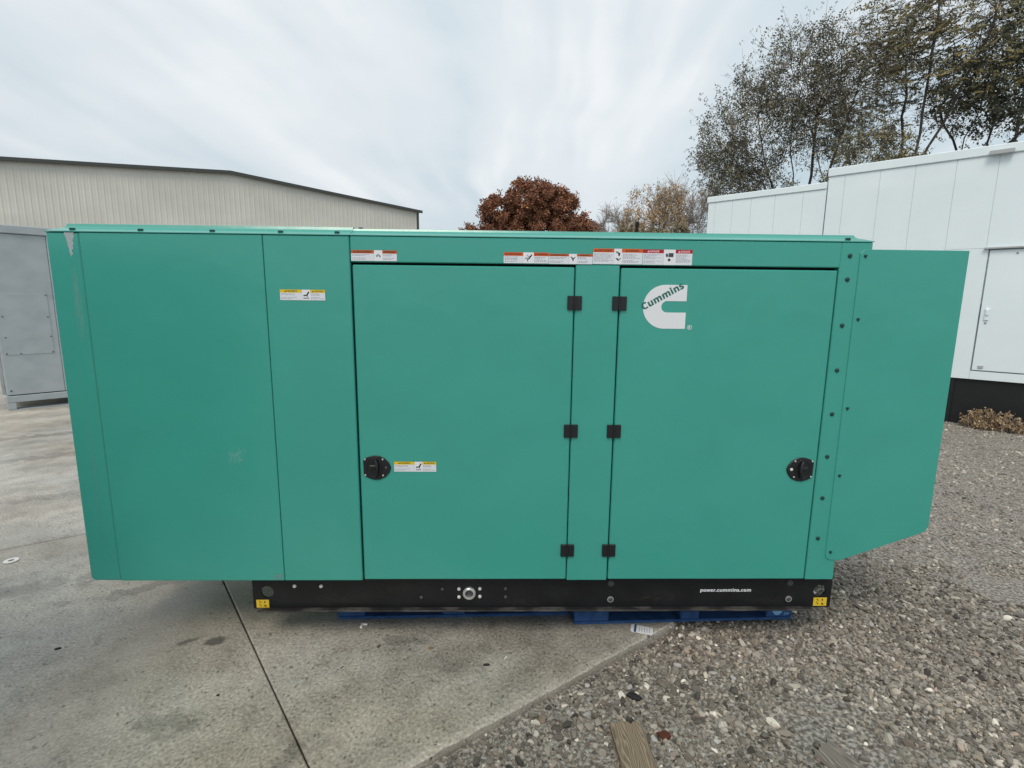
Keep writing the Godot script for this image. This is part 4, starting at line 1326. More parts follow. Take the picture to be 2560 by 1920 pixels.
# ------------------------------------------------------------------ the green enclosure
func make_generator():
	var o := thing("generator_enclosure", "long green steel generator enclosure with two black-latched doors on a black base rail", "generator")
	var Z0 := -0.034
	var B := 0.0035
	# dark inner frame seen through the gaps, with back and bottom
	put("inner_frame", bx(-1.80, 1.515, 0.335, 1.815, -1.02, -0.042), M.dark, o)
	put("back_wall", bx(-1.815, 1.53, 0.325, 1.82, -1.055, -1.021, B), M.green, o)
	put("bottom_pan", bx(-1.815, 1.53, 0.316, 0.334, -1.055, -0.0405, 0.002), M.green, o)
	# left corner panel with a rounded lower corner, wrapped round the end
	var st := mb()
	plate(st, rrect(-1.822, -1.6905, 0.315, 1.8195, [0.022, 0, 0, 0]), -0.05, 0.0, 0.006)
	obj("corner_panel", st, M.green, o)
	put("end_panel", bx(-1.822, -1.801, 0.32, 1.8195, -1.05, -0.051, 0.003), M.green, o)
	put("end_panel", bx(1.516, 1.534, 0.32, 1.8195, -1.05, -0.051, 0.003), M.green, o)
	put("side_panel", bx(-1.6901, -0.9665, 0.315, 1.8195, Z0, 0.0, 0.0022), M.green, o)
	put("side_panel", bx(-0.9645, -0.6175, 0.314, 1.8195, Z0, 0.0, B), M.green, o)
	var header := put("header_panel", bx(-0.6145, 1.4045, 1.7165, 1.8195, Z0, 0.0, B), M.green, o)
	put("centre_post", bx(0.3055, 0.4875, 0.3135, 1.7158, Z0, 0.0, B), M.green, o)
	var rpost := put("end_post", bx(1.4035, 1.5345, 0.3155, 1.8200, Z0, 0.0, B), M.green, o)
	var d1 := put("door", bx(-0.6085, 0.3010, 0.3185, 1.7060, Z0 + 0.004, 0.0, 0.0045), M.green, o)
	var d2 := put("door", bx(0.4935, 1.3985, 0.3180, 1.7050, Z0 + 0.004, 0.0, 0.0045), M.green, o)
	# hinges: two leaves round a knuckle
	st = mb()
	box(st, Vector3(-0.0155, 0, 0.004), Vector3(0.029, 0.058, 0.008), 0.002)
	box(st, Vector3(0.0155, 0, 0.004), Vector3(0.029, 0.058, 0.008), 0.002)
	for k in 3:
		lathe(st, Vector3(0, -0.028 + 0.019 * k, 0.007), Vector3.UP, [Vector2(0.0, 0), Vector2(0.0058, 0), Vector2(0.0058, 0.018), Vector2(0.0, 0.018)], 10)
	var hinge := st.commit()
	for y in [1.561, 1.014, 0.462]:
		put("hinge", hinge, M.plastic, d1, Vector3(0.3035, y, 0.0005))
		put("hinge", hinge, M.plastic, d2, Vector3(0.4905, y, 0.0005))
	latch(o, Vector3(-0.535, 0.847, 0.0), 1.0)
	latch(o, Vector3(1.325, 0.845, 0.0), -1.0)
	# roof lids: sloped lip, upright, flat top
	lid(o, -1.824, -0.6135, 1.8245, 0.019, 0.017, 0.003)
	lid(o, -0.6130, 1.5375, 1.8245, 0.018, 0.0125, 0.002)
	var clip := bx(-0.009, 0.009, -0.005, 0.005, -0.006, 0.008, 0.002)
	for x in [-1.722, -1.453, -1.168, -0.895, -0.668]:
		put("roof_bolt", clip, M.green_bolt, o, Vector3(x, 1.8330, -0.014))
	put("roof_bolt", clip, M.green_bolt, o, Vector3(1.434, 1.8335, -0.014))
	put("roof_bolt", clip, M.green_bolt, o, Vector3(-0.589, 1.8575, -0.08))
	# bolts down the right post
	var bm := bolt_mesh(0.0092, 0.006)
	for k in 8:
		var y: float = [1.765, 1.669, 1.478, 1.287, 1.095, 0.903, 0.711, 0.519][k]
		put("bolt", bm, M.green_bolt, rpost, Vector3(1.4415, y, 0.0))
	# discharge hood beyond the right end
	st = mb()
	var hp := PackedVector2Array([Vector2(1.4835, 0.440), Vector2(1.489, 0.424), Vector2(1.503, 0.416), Vector2(1.553, 0.4135), Vector2(1.915, 0.546), Vector2(1.932, 0.558), Vector2(1.941, 0.578), Vector2(1.941, 1.7915), Vector2(1.4985, 1.7915), Vector2(1.4835, 1.776)])
	plate(st, hp, 0.0005, 0.004, 0.0012)
	var hood := obj("hood_side", st, M.green, o)
	st = mb()
	plate(st, hp, -1.062, -1.0555, 0.001)
	obj("hood_side", st, M.green, o)
	st = mb()
	quad(st, Vector3(1.555, 0.417, 0.0), Vector3(1.915, 0.549, 0.0), Vector3(1.915, 0.549, -1.055), Vector3(1.555, 0.417, -1.055), Vector3.DOWN)
	quad(st, Vector3(1.555, 0.420, 0.0), Vector3(1.915, 0.552, 0.0), Vector3(1.915, 0.552, -1.055), Vector3(1.555, 0.420, -1.055), Vector3.UP)
	obj("hood_floor", st, M.green, o)
	put("hood_end", bx(1.922, 1.938, 0.575, 1.788, -1.055, 0.0, 0.003), M.green, o)
	st = mb()
	for k in 22:
		box(st, Vector3(1.54 + 0.0175 * k, 1.775, -0.528), Vector3(0.003, 0.003, 1.05))
	for k in 40:
		box(st, Vector3(1.728, 1.779, -0.02 - 0.026 * k), Vector3(0.385, 0.003, 0.003))
	var screen := obj("hood_screen", st, M.dark, o)
	screen.set_meta("kind", "stuff")
	st = mb()
	lathe(st, Vector3.ZERO, Vector3(0, 0, 1), [Vector2(0.0065, 0), Vector2(0.0055, 0.004), Vector2(0.0, 0.005)], 8)
	box(st, Vector3(0.005, 0.003, 0.002), Vector3(0.007, 0.003, 0.004), 0.001)
	box(st, Vector3(0.002, -0.006, 0.002), Vector3(0.003, 0.005, 0.004), 0.001)
	var cm := st.commit()
	for y in [1.765, 1.505, 1.121, 0.817, 0.454]:
		put("clip", cm, M.green_bolt, hood, Vector3(1.5035, y, 0.004))
	# white emblem and its lettering
	st = mb()
	var cp := PackedVector2Array()
	for k in 25:
		var a := PI * 0.5 + PI * k / 24
		cp.append(Vector2(0.6815, 1.5485) + Vector2(cos(a), sin(a)) * 0.0905)
	cp.append(Vector2(0.772, 1.458)); cp.append(Vector2(0.772, 1.5255))
	for k in 13:
		var a := -PI * 0.5 - PI * k / 12
		cp.append(Vector2(0.691, 1.549) + Vector2(cos(a), sin(a)) * 0.0235)
	cp.append(Vector2(0.772, 1.5725)); cp.append(Vector2(0.772, 1.639))
	plate(st, cp, 0.0002, 0.0012, 0.0)
	put_part("emblem", st, M.white_print, o, "white C-shaped emblem with green slanted lettering")
	lettering(o, "Cummins", Vector3(0.5945, 1.5335, 0.0013), 0.190, 0.030, deg_to_rad(29.5), M.groove, "emblem_lettering", 0.0007)
	st = mb()
	lathe(st, Vector3(0.7915, 1.4645, 0.0004), Vector3(0, 0, 1), [Vector2(0.0080, 0.0006), Vector2(0.0098, 0.0006)], 20)
	obj("trademark_ring", st, M.white_print, o)
	lettering(o, "R", Vector3(0.7873, 1.4590, 0.0008), 0.0088, 0.0110, 0.0, M.white_print, "trademark_letter")
	stickers(o)
	paint_marks(o)
	base_rail(o)

func put_part(called: String, st: SurfaceTool, m: Material, parent: Node, label: String) -> MeshInstance3D:
	var p := obj(called, st, m, parent)
	p.set_meta("label", label)
	return p

func lettering(parent: Node, text: String, at: Vector3, w: float, h: float, turn: float, m: Material, called: String, bold := 0.0):
	var g := text_geo(text, font_bold)
	var bb: AABB = g[1]
	var v: PackedVector3Array = g[0][Mesh.ARRAY_VERTEX]
	var ids = g[0][Mesh.ARRAY_INDEX]
	var st := mb()
	var kx := w / bb.size.x
	var ky := h / bb.size.y
	var offs := [Vector2.ZERO]
	if bold > 0.0: offs = [Vector2.ZERO, Vector2(-1, 0), Vector2(1, 0), Vector2(0, -1), Vector2(0, 1), Vector2(0.7, 0.7), Vector2(-0.7, 0.7), Vector2(0.7, -0.7), Vector2(-0.7, -0.7)]
	var count: int = v.size() if ids == null or ids.size() == 0 else ids.size()
	for o in offs.size():
		for k in range(0, count - 2, 3):
			var q := []
			for n in 3:
				var p: Vector3 = v[k + n] if ids == null or ids.size() == 0 else v[ids[k + n]]
				q.append(Vector3((p.x - bb.position.x) * kx + offs[o].x * bold, (p.y - bb.position.y) * ky + offs[o].y * bold, 0.00006 * o))
			tri(st, q[0], q[1], q[2], Vector3.BACK)
	var o2 := obj(called, st, m, parent)
	o2.transform = Transform3D(Basis(Vector3.BACK, turn), at)
	return o2

func latch(parent: Node, at: Vector3, s: float):
	# flat side towards the hinge-free edge, point towards the door's middle
	var pts := PackedVector2Array()
	var raw := [[-0.058, -0.028], [-0.054, -0.038], [-0.035, -0.049], [-0.010, -0.056], [0.012, -0.054], [0.036, -0.043], [0.052, -0.025], [0.060, -0.006], [0.060, 0.004], [0.052, 0.022], [0.036, 0.040], [0.012, 0.052], [-0.010, 0.054], [-0.035, 0.048], [-0.054, 0.040], [-0.059, 0.028]]
	for q in raw: pts.append(Vector2(q[0] * s, q[1]))
	if s < 0: pts.reverse()
	var st := mb()
	var xf := Transform3D(Basis.IDENTITY, at)
	plate(st, pts, 0.0003, 0.006, 0.0025, xf)
	# rim of the dished pocket
	var c := at + Vector3(-0.010 * s, 0.0, 0.006)
	for k in 24:
		var a := TAU * k / 24
		var b := TAU * (k + 1) / 24
		tube(st, c + Vector3(cos(a) * 0.034, sin(a) * 0.043, 0), c + Vector3(cos(b) * 0.034, sin(b) * 0.043, 0), 0.0025, 0.0025, 6)
	var body := obj("latch", st, M.plastic, parent)
	st = mb()
	# bowed paddle handle
	var prev := Vector3.ZERO
	for k in 13:
		var t := -1.0 + k / 6.0
		var p := c + Vector3(s * (0.014 - 0.010 * t * t), t * 0.036, 0.006 + 0.006 * (1.0 - t * t))
		if k > 0: tube(st, prev, p, 0.0065, 0.0065, 8)
		prev = p
	box(st, c + Vector3(-0.006 * s, 0.004, 0.003), Vector3(0.03, 0.016, 0.008), 0.003)
	obj("paddle", st, M.plastic2, body)
	for q in [[-0.050, 0.037], [0.026, 0.037], [-0.050, -0.034], [0.026, -0.035]]:
		put("screw", bolt_mesh(0.0042, 0.003, 8), M.zinc, body, at + Vector3(q[0] * s, q[1], 0.006))
	put("lock", bolt_mesh(0.0068 if s < 0 else 0.0055, 0.003, 12), M.bolt_white if s < 0 else M.bolt_grey, body, at + Vector3(0.040 * s, 0.0, 0.006))

func lid(parent: Node, x0: float, x1: float, y: float, rise: float, up: float, proud: float):
	var st := mb()
	var zf := proud
	var zb := -1.058
	var ins := 0.050
	var rings := [
		[x0, x1, zf, zb, y - 0.003], [x0, x1, zf, zb, y],
		[x0 + ins * 0.9, x1 - ins * 0.9, zf - ins * 0.9, zb + ins * 0.9, y + rise * 0.95],
		[x0 + ins, x1 - ins, zf - ins, zb + ins, y + rise + up * 0.25],
		[x0 + ins + 0.004, x1 - ins - 0.004, zf - ins - 0.004, zb + ins + 0.004, y + rise + up * 0.9],
		[x0 + ins + 0.012, x1 - ins - 0.012, zf - ins - 0.012, zb + ins + 0.012, y + rise + up],
	]
	# the joined inner ends of the two lids stay square
	for k in rings.size():
		if x0 > -1.0: rings[k][0] = x0
		if x1 < 0.0: rings[k][1] = x1
	var cr := func(q: Array) -> Array: return [Vector3(q[0], q[4], q[2]), Vector3(q[1], q[4], q[2]), Vector3(q[1], q[4], q[3]), Vector3(q[0], q[4], q[3])]
	for k in rings.size() - 1:
		var a: Array = cr.call(rings[k])
		var b: Array = cr.call(rings[k + 1])
		for i in 4:
			var j := (i + 1) % 4
			var out: Vector3 = [Vector3.BACK, Vector3.RIGHT, Vector3.FORWARD, Vector3.LEFT][i]
			quad(st, a[i], a[j], b[j], b[i], out + Vector3(0, 0.01, 0))
	var t: Array = cr.call(rings[rings.size() - 1])
	quad(st, t[0], t[1], t[2], t[3], Vector3.UP)
	var lo: Array = cr.call(rings[0])
	quad(st, lo[0], lo[1], lo[2], lo[3], Vector3.DOWN)
	obj("roof_lid", st, M.lid, parent)

func stickers(o: Node):
	var orange := Color(0.83, 0.36, 0.10)
	var orange2 := Color(0.74, 0.33, 0.12)
	var yellow := Color(0.90, 0.77, 0.16)
	var red := Color(0.66, 0.07, 0.13)
	var ink := Color(0.20, 0.07, 0.02)
	var inky := Color(0.22, 0.18, 0.02)
	var pale := Color(0.95, 0.82, 0.84)
	var add = func(x0: float, x1: float, y0: float, y1: float, m: Material, label: String):
		var p := put("warning_label", sheet(x1 - x0, y1 - y0), m, o, Vector3((x0 + x1) / 2, (y0 + y1) / 2, 0.0002))
		p.set_meta("label", label)
	var caution := sticker_mat(512, 122, [[0.485, yellow, "PRUDENCE", inky], [0.185, null, "", null, "hot"], [0.33, yellow, "CAUTION", inky]], 0.30, 5, 1)
	add.call(-0.907, -0.7235, 1.5605, 1.6035, caution, "white and yellow caution label on the left side panel")
	add.call(-0.4610, -0.2790, 0.8280, 0.8730, caution, "white and yellow caution label beside the left door latch")
	var w1 := sticker_mat(512, 120, [[0.5, orange2, "AVERTISSEMENT", ink], [0.185, null, "", null, "gear"], [0.315, orange2, "WARNING", ink]], 0.31, 5, 2)
	add.call(-0.6110, -0.4265, 1.7215, 1.7640, w1, "leftmost white and orange warning label on the header")
	var w2 := sticker_mat(512, 122, [[0.435, orange, "AVERTISSEMENT", ink], [0.235, null, "", null, "fall"], [0.33, orange, "WARNING", ink]], 0.34, 4, 3)
	add.call(0.0080, 0.1920, 1.7195, 1.7630, w2, "white and orange warning label with a falling figure")
	var w3 := sticker_mat(512, 118, [[0.455, orange2, "AVERTISSEMENT", ink], [0.185, null, "", null, "lift"], [0.36, orange2, "WARNING", ink]], 0.26, 5, 4)
	add.call(0.1935, 0.3730, 1.7185, 1.7590, w3, "white and orange warning label next to the taller label pair")
	var w4 := sticker_mat(512, 155, [[0.425, orange, "AVERTISSEMENT", ink], [0.155, null, "", null, "hand"], [0.42, orange, "WARNING", ink]], 0.25, 9, 5)
	add.call(0.3745, 0.5780, 1.7200, 1.7820, w4, "tall white and orange warning label")
	var w5 := sticker_mat(512, 155, [[0.42, red, "DANGER", pale], [0.24, null, "", null, "shock"], [0.34, red, "DANGER", pale]], 0.25, 9, 6)
	add.call(0.5795, 0.7840, 1.7195, 1.7810, w5, "tall white and red danger label")

func paint_marks(o: Node):
	# scraped corner at the top left
	var r := RandomNumberGenerator.new()
	r.seed = 8
	var left := []
	var right := []
	for k in 15:
		var t := k / 14.0
		left.append(Vector2(lerp(-1.747, -1.7275, t) + r.randf_range(-0.002, 0.002), lerp(1.8185, 1.722, t)))
		right.append(Vector2(lerp(-1.708, -1.7245, t) + r.randf_range(-0.004, 0.003), lerp(1.8185, 1.722, t)))
	var st := mb()
	for k in 14:
		quad(st, Vector3(left[k].x, left[k].y, 0.0006), Vector3(right[k].x, right[k].y, 0.0006), Vector3(right[k + 1].x, right[k + 1].y, 0.0006), Vector3(left[k + 1].x, left[k + 1].y, 0.0006), Vector3.BACK)
	var sm := mat(lin(0.66, 0.72, 0.75), 0.85)
	tri_tex(sm, noise_tex(91, 0.06, 256, FastNoiseLite.TYPE_SIMPLEX_SMOOTH, 4, ramp([[0.0, Color(0.55, 0.6, 0.6)], [1.0, Color(1, 1, 1)]])), 0.06, true)
	put_part("paint_scrape", st, sm, o, "whitish wedge-shaped scrape at the top left corner")
	var marks := [
		[-1.725, 1.55, 0.05, 0.42, 0.0, smear_mat(Color(0.58, 0.74, 0.72), 3, 0.42, 0.22, 0.12, 0.015)],
		[-1.745, 0.80, 0.05, 0.95, 0.0, smear_mat(Color(0.50, 0.68, 0.66), 4, 0.22, 0.25, 0.12, 0.008)],
		[-1.136, 0.895, 0.13, 0.10, 0.4, smear_mat(Color(0.62, 0.84, 0.82), 5, 0.45, 0.28, 0.09, 0.05)],
		[-0.992, 0.335, 0.055, 0.035, 0.5, smear_mat(Color(0.55, 0.66, 0.67), 6, 0.8, 0.15, 0.03, 0.03)],
	]
	for q in marks:
		var p := put("scuff", sheet(q[2], q[3], 0.0004), q[5], o, Vector3(q[0], q[1], 0.0003))
		p.rotation.z = q[4]

func holed(st: SurfaceTool, x0: float, x1: float, y0: float, y1: float, c: Vector2, rad: float, z0: float, z1: float):
	var n := 32
	for k in n:
		var q := []
		var w := []
		for i in [k, k + 1]:
			var d := Vector2.from_angle(TAU * i / n)
			var t := 1e9
			if d.x > 1e-6: t = min(t, (x1 - c.x) / d.x)
			if d.x < -1e-6: t = min(t, (x0 - c.x) / d.x)
			if d.y > 1e-6: t = min(t, (y1 - c.y) / d.y)
			if d.y < -1e-6: t = min(t, (y0 - c.y) / d.y)
			q.append(c + d * rad)
			w.append(c + d * t)
		for zz in [[z1, Vector3.BACK], [z0, Vector3.FORWARD]]:
			quad(st, Vector3(q[0].x, q[0].y, zz[0]), Vector3(q[1].x, q[1].y, zz[0]), Vector3(w[1].x, w[1].y, zz[0]), Vector3(w[0].x, w[0].y, zz[0]), zz[1])
		var mid: Vector2 = (q[0] + q[1]) * 0.5 - c
		quad(st, Vector3(q[0].x, q[0].y, z0), Vector3(q[1].x, q[1].y, z0), Vector3(q[1].x, q[1].y, z1), Vector3(q[0].x, q[0].y, z1), Vector3(-mid.x, -mid.y, 0))
		# corners of the rectangle
	for sx in [x0, x1]:
		for sy in [y0, y1]:
			var ang := (Vector2(sx, sy) - c).angle()
			var k := floori(fposmod(ang, TAU) / TAU * n)
			var w2 := []
			for i in [k, k + 1]:
				var d := Vector2.from_angle(TAU * i / n)
				var t := 1e9
				if d.x > 1e-6: t = min(t, (x1 - c.x) / d.x)
				if d.x < -1e-6: t = min(t, (x0 - c.x) / d.x)
				if d.y > 1e-6: t = min(t, (y1 - c.y) / d.y)
				if d.y < -1e-6: t = min(t, (y0 - c.y) / d.y)
				w2.append(c + d * t)
			for zz in [[z1, Vector3.BACK], [z0, Vector3.FORWARD]]:
				tri(st, Vector3(w2[0].x, w2[0].y, zz[0]), Vector3(sx, sy, zz[0]), Vector3(w2[1].x, w2[1].y, zz[0]), zz[1])

func base_rail(o: Node):
	var Z := -0.050
	var st := mb()
	var y0 := 0.146
	var y1 := 0.3155
	box(st, Vector3(0.2195, (y0 + y1) / 2, Z - 0.004), Vector3(2.465, y1 - y0, 0.008))
	holed(st, -1.135, -1.013, y0, y1, Vector2(-1.071, 0.229), 0.029, Z - 0.008, Z)
	holed(st, 1.452, 1.566, y0, y1, Vector2(1.512, 0.231), 0.029, Z - 0.008, Z)
	box(st, Vector3(-1.1365, (y0 + y1) / 2, Z - 0.004), Vector3(0.003, y1 - y0, 0.0081))
	box(st, Vector3(1.5675, (y0 + y1) / 2, Z - 0.004), Vector3(0.003, y1 - y0, 0.0081))
	var rail := obj("base_rail", st, M.black, o)
	put("lower_flange", bx(-1.112, 1.476, 0.144, 0.1525, Z + 0.0005, -0.020, 0.003), M.flange, o)
	put("base_rail", bx(-1.135, 1.566, y0, y1, -1.0, -0.992), M.black, o)
	put("lower_flange", bx(-1.112, 1.476, 0.144, 0.1525, -1.042, -1.0005, 0.003), M.flange, o)
	for x in [-0.62, 0.18, 0.98]:
		put("cross_member", bx(x, x + 0.06, 0.150, 0.3150, -0.991, Z - 0.0085), M.black, o)
	# bolts and fittings on the front rail: x, y, radius, material
	for q in [[-0.944, 0.259, 0.0085, "bolt_white"], [-0.823, 0.258, 0.0085, "bolt_white"], [-0.188, 0.243, 0.0080, "bolt_white"], [-0.188, 0.203, 0.0080, "bolt_white"], [-0.091, 0.244, 0.0080, "bolt_white"], [-0.091, 0.205, 0.0080, "bolt_white"],
			[-0.265, 0.243, 0.008, "bolt_grey"], [-0.363, 0.201, 0.008, "bolt_grey"], [0.028, 0.245, 0.008, "bolt_grey"], [0.029, 0.202, 0.008, "bolt_grey"],
			[0.520, 0.270, 0.011, "bolt_grey"], [0.521, 0.189, 0.011, "bolt_grey"], [1.366, 0.271, 0.011, "bolt_grey"], [1.367, 0.189, 0.011, "bolt_grey"]]:
		put("bolt", bolt_mesh(q[2], 0.007), M[q[3]], rail, Vector3(q[0], q[1], Z))
	for q in [[0.520, 0.270], [0.521, 0.189], [1.366, 0.271], [1.367, 0.189]]:
		st = mb()
		lathe(st, Vector3(q[0], q[1], Z), Vector3.BACK, [Vector2(0.015, 0.0005), Vector2(0.015, 0.003), Vector2(0.011, 0.003)], 14)
		obj("washer", st, M.zinc if q[1] < 0.2 else M.bolt_grey, rail)
	st = mb()
	lathe(st, Vector3(0.309, 0.222, Z), Vector3.BACK, [Vector2(0.0, 0.0008), Vector2(0.0115, 0.0008)], 16)
	obj("drilled_hole", st, M.dark, rail)
	# drain coupling
	st = mb()
	lathe(st, Vector3(-0.140, 0.224, Z), Vector3.BACK, [Vector2(0.030, 0.0), Vector2(0.030, 0.012), Vector2(0.026, 0.016), Vector2(0.020, 0.016), Vector2(0.018, 0.012), Vector2(0.018, 0.001)], 24)
	obj("drain_coupling", st, M.zinc, rail)
	st = mb()
	lathe(st, Vector3(-0.140, 0.224, Z), Vector3.BACK, [Vector2(0.018, 0.001), Vector2(0.014, 0.006), Vector2(0.011, 0.004), Vector2(0.0, 0.004)], 20)
	obj("drain_plug", st, M.bolt_grey, rail)
	# dried mud splash on the rail
	for q in [[-0.75, 0.19, 0.50, 0.09, 31], [0.10, 0.175, 0.36, 0.07, 32], [0.72, 0.20, 0.42, 0.10, 33], [1.25, 0.18, 0.28, 0.07, 34], [-0.45, 0.25, 0.30, 0.08, 35]]:
		var d := put("mud_splash", sheet(q[2], q[3], 0.0003), smear_mat(Color(0.36, 0.34, 0.31), q[4], 0.22, 0.30, 0.10, 0.06), rail, Vector3(q[0], q[1], Z + 0.0002))
		d.rotation.z = 0.03
	# yellow hand-pinch labels
	for q in [[-1.124, -1.066, 0.151, 0.191], [1.487, 1.551, 0.153, 0.196]]:
		var p := put("lifting_label", sheet(q[1] - q[0], q[3] - q[2]), yellow_mat(), rail, Vector3((q[0] + q[1]) / 2, (q[2] + q[3]) / 2, Z + 0.0003))
		p.set_meta("label", "small yellow label with black symbols")
	lettering(o, "power.cummins.com", Vector3(0.944, 0.2215, Z + 0.0003), 0.240, 0.0215, 0.0, M.white_print, "base_lettering", 0.0005)

var _yellow: StandardMaterial3D
func yellow_mat() -> StandardMaterial3D:
	if _yellow: return _yellow
	var img := Image.create(160, 110, false, Image.FORMAT_RGB8)
	img.fill(Color(0.90, 0.76, 0.20))
	var k := Color(0.15, 0.12, 0.02)
	for e in [[44, 22], [58, 36], [44, 60], [56, 82]]: draw_disc(img, Vector2(e[0], e[1]), 7, Color(0.35, 0.30, 0.06))
	draw_line(img, Vector2(36, 16), Vector2(62, 46), 4, k)
	draw_line(img, Vector2(38, 58), Vector2(58, 92), 5, k)
	draw_line(img, Vector2(106, 18), Vector2(108, 48), 13, k)
	fill_tri(img, Vector2(96, 66), Vector2(126, 84), Vector2(104, 98), k)
	draw_disc(img, Vector2(114, 86), 11, k)
	var m := mat(Color.WHITE, 0.5)
	m.albedo_texture = ImageTexture.create_from_image(img)
	_yellow = m
	return m

# ------------------------------------------------------------------ pallets
func make_pallets():
	pallet("right blue wooden pallet carrying the generator, white print on its corner block", Vector3(0.9185, 0, -0.150), 1.105, 0.034, [[-0.552, 0.172], [-0.021, 0.096], [0.418, 0.134]], true)
	pallet("left blue wooden pallet under the generator's base rail, plain blocks", Vector3(-0.2225, 0, -0.194), 1.150, 0.026, [[-0.575, 0.130], [-0.060, 0.110], [0.390, 0.184]], false)

func pallet(label: String, at: Vector3, w: float, turn: float, blocks: Array, print_: bool):
	var o := thing("pallet", label, "pallet", at, turn, "blue pallets under the generator")
	var dp := 0.80
	for k in 3:
		var z: float = [-0.05, -dp / 2, -dp + 0.05][k]
		put("bottom_board", bx(-w / 2, w / 2, 0.0, 0.014, z - 0.05, z + 0.05, 0.004), M.blue, o)
		put("stringer_board", bx(-w / 2, w / 2, 0.101, 0.1205, z - 0.05, z + 0.05, 0.003), M.blue, o)
		for i in blocks.size():
			var b := put("block", bx(blocks[i][0], blocks[i][0] + blocks[i][1], 0.0145, 0.1005, z - 0.048, z + 0.048, 0.005), M.blue, o)
			if print_ and k == 0 and i == 2:
				var st := mb()
				var pl := PackedVector2Array()
				for a in 14: pl.append(Vector2(0.4735, 0.072) + Vector2(cos(PI + PI * a / 13.0) * 0.030, sin(PI + PI * a / 13.0) * 0.046))
				plate(st, pl, -0.0018, -0.0012, 0.0)
				obj("painted_badge", st, M.pallet_print, b)
				lettering(b, "PROPERTY", Vector3(0.4870, 0.047, -0.0016), 0.054, 0.017, 0.0, M.pallet_print, "stencil_lettering")
				lettering(b, "OF", Vector3(0.5080, 0.027, -0.0016), 0.028, 0.013, 0.0, M.pallet_print, "stencil_lettering")
	for k in 6:
		var z: float = -0.05 - (dp - 0.1) * k / 5.0
		put("deck_board", bx(-w / 2, w / 2, 0.1210, 0.1430, z - 0.05, z + 0.05, 0.003), M.blue, o)

# ------------------------------------------------------------------ planks and litter
func wood_mat(a: Color, b: Color, seed_: int) -> StandardMaterial3D:
	var s := 256
	var n := noise(seed_, 1.0, FastNoiseLite.TYPE_SIMPLEX_SMOOTH, 4)
	var img := Image.create(s, s, false, Image.FORMAT_RGB8)
	var bump := Image.create(s, s, false, Image.FORMAT_RGBA8)
	for y in s:
		for x in s:
			var w := n.get_noise_2d(x * 0.004, y * 0.006) * 14.0
			var v := 0.5 + 0.5 * sin((x * 0.19 + w) * 1.6) * 0.7 + 0.45 * n.get_noise_2d(x * 0.13, y * 0.006)
			v = clamp(v, 0.0, 1.0)
			img.set_pixel(x, y, a.lerp(b, v))
			bump.set_pixel(x, y, Color(v, v, v))
	bump.bump_map_to_normal_map(2.5)
	var m := mat(Color.WHITE, 0.85)
	m.albedo_texture = ImageTexture.create_from_image(img)
	m.normal_enabled = true
	m.normal_texture = ImageTexture.create_from_image(bump)
	return m

func plank_mesh(w: float, h: float, l: float, seed_: int) -> ArrayMesh:
	# lies along +z from its ragged end at z = 0
	var r := RandomNumberGenerator.new()
	r.seed = seed_
	var st := mb()
	var n := 9
	var b := 0.006
	var vtx = func(p: Vector3, nn: Vector3):
		st.set_normal(nn); st.set_tangent(Plane(1, 0, 0, 1)); st.set_uv(Vector2(p.x / w + 0.5 + p.y * 2.0, p.z / 0.8)); st.add_vertex(p)
	var endz := []
	for k in n + 1: endz.append(r.randf_range(0.0, 0.022))
	var q4 = func(a, bb, c, d, nn: Vector3):
		var f: Vector3 = (bb - a).cross(c - a)
		var ids := [a, bb, c, a, c, d] if f.dot(nn) < 0.0 else [a, c, bb, a, d, c]
		for p in ids: vtx.call(p, nn.normalized())
	for k in n:
		var xa := -w / 2 + b + (w - 2 * b) * k / n
		var xb := -w / 2 + b + (w - 2 * b) * (k + 1) / n
		q4.call(Vector3(xa, h, endz[k]), Vector3(xb, h, endz[k + 1]), Vector3(xb, h, l), Vector3(xa, h, l), Vector3.UP)
		q4.call(Vector3(xa, h, endz[k]), Vector3(xb, h, endz[k + 1]), Vector3(xb, 0, endz[k + 1] + 0.004), Vector3(xa, 0, endz[k] + 0.004), Vector3.FORWARD)
	for s in [-1.0, 1.0]:
		var ez: float = endz[0] if s < 0 else endz[n]
		q4.call(Vector3(s * (w / 2 - b), h, ez), Vector3(s * w / 2, h - b, ez), Vector3(s * w / 2, h - b, l), Vector3(s * (w / 2 - b), h, l), Vector3(s, 1, 0))
		q4.call(Vector3(s * w / 2, h - b, ez), Vector3(s * w / 2, 0, ez), Vector3(s * w / 2, 0, l), Vector3(s * w / 2, h - b, l), Vector3(s, 0, 0))
		q4.call(Vector3(s * (w / 2 - b), h, ez), Vector3(s * w / 2, h - b, ez), Vector3(s * w / 2, 0, ez), Vector3(s * (w / 2 - b), 0, ez), Vector3.FORWARD)
	q4.call(Vector3(-w / 2, h - b, l), Vector3(w / 2, h - b, l), Vector3(w / 2, 0, l), Vector3(-w / 2, 0, l), Vector3.BACK)
	return st.commit()

func flake(st: SurfaceTool, at: Vector3, rx: float, rz: float, turn: float, th: float, seed_: int):
	var r := RandomNumberGenerator.new()
	r.seed = seed_
	var pl := PackedVector2Array()
	for k in 11:
		var a := TAU * k / 11
		var q := Vector2(cos(a) * rx, sin(a) * rz) * r.randf_range(0.7, 1.15)
		pl.append(q.rotated(turn))
	var xf := Transform3D(Basis(Vector3.RIGHT, Vector3.FORWARD, Vector3.UP), at)
	plate(st, pl, 0.0, th, th * 0.4, xf)

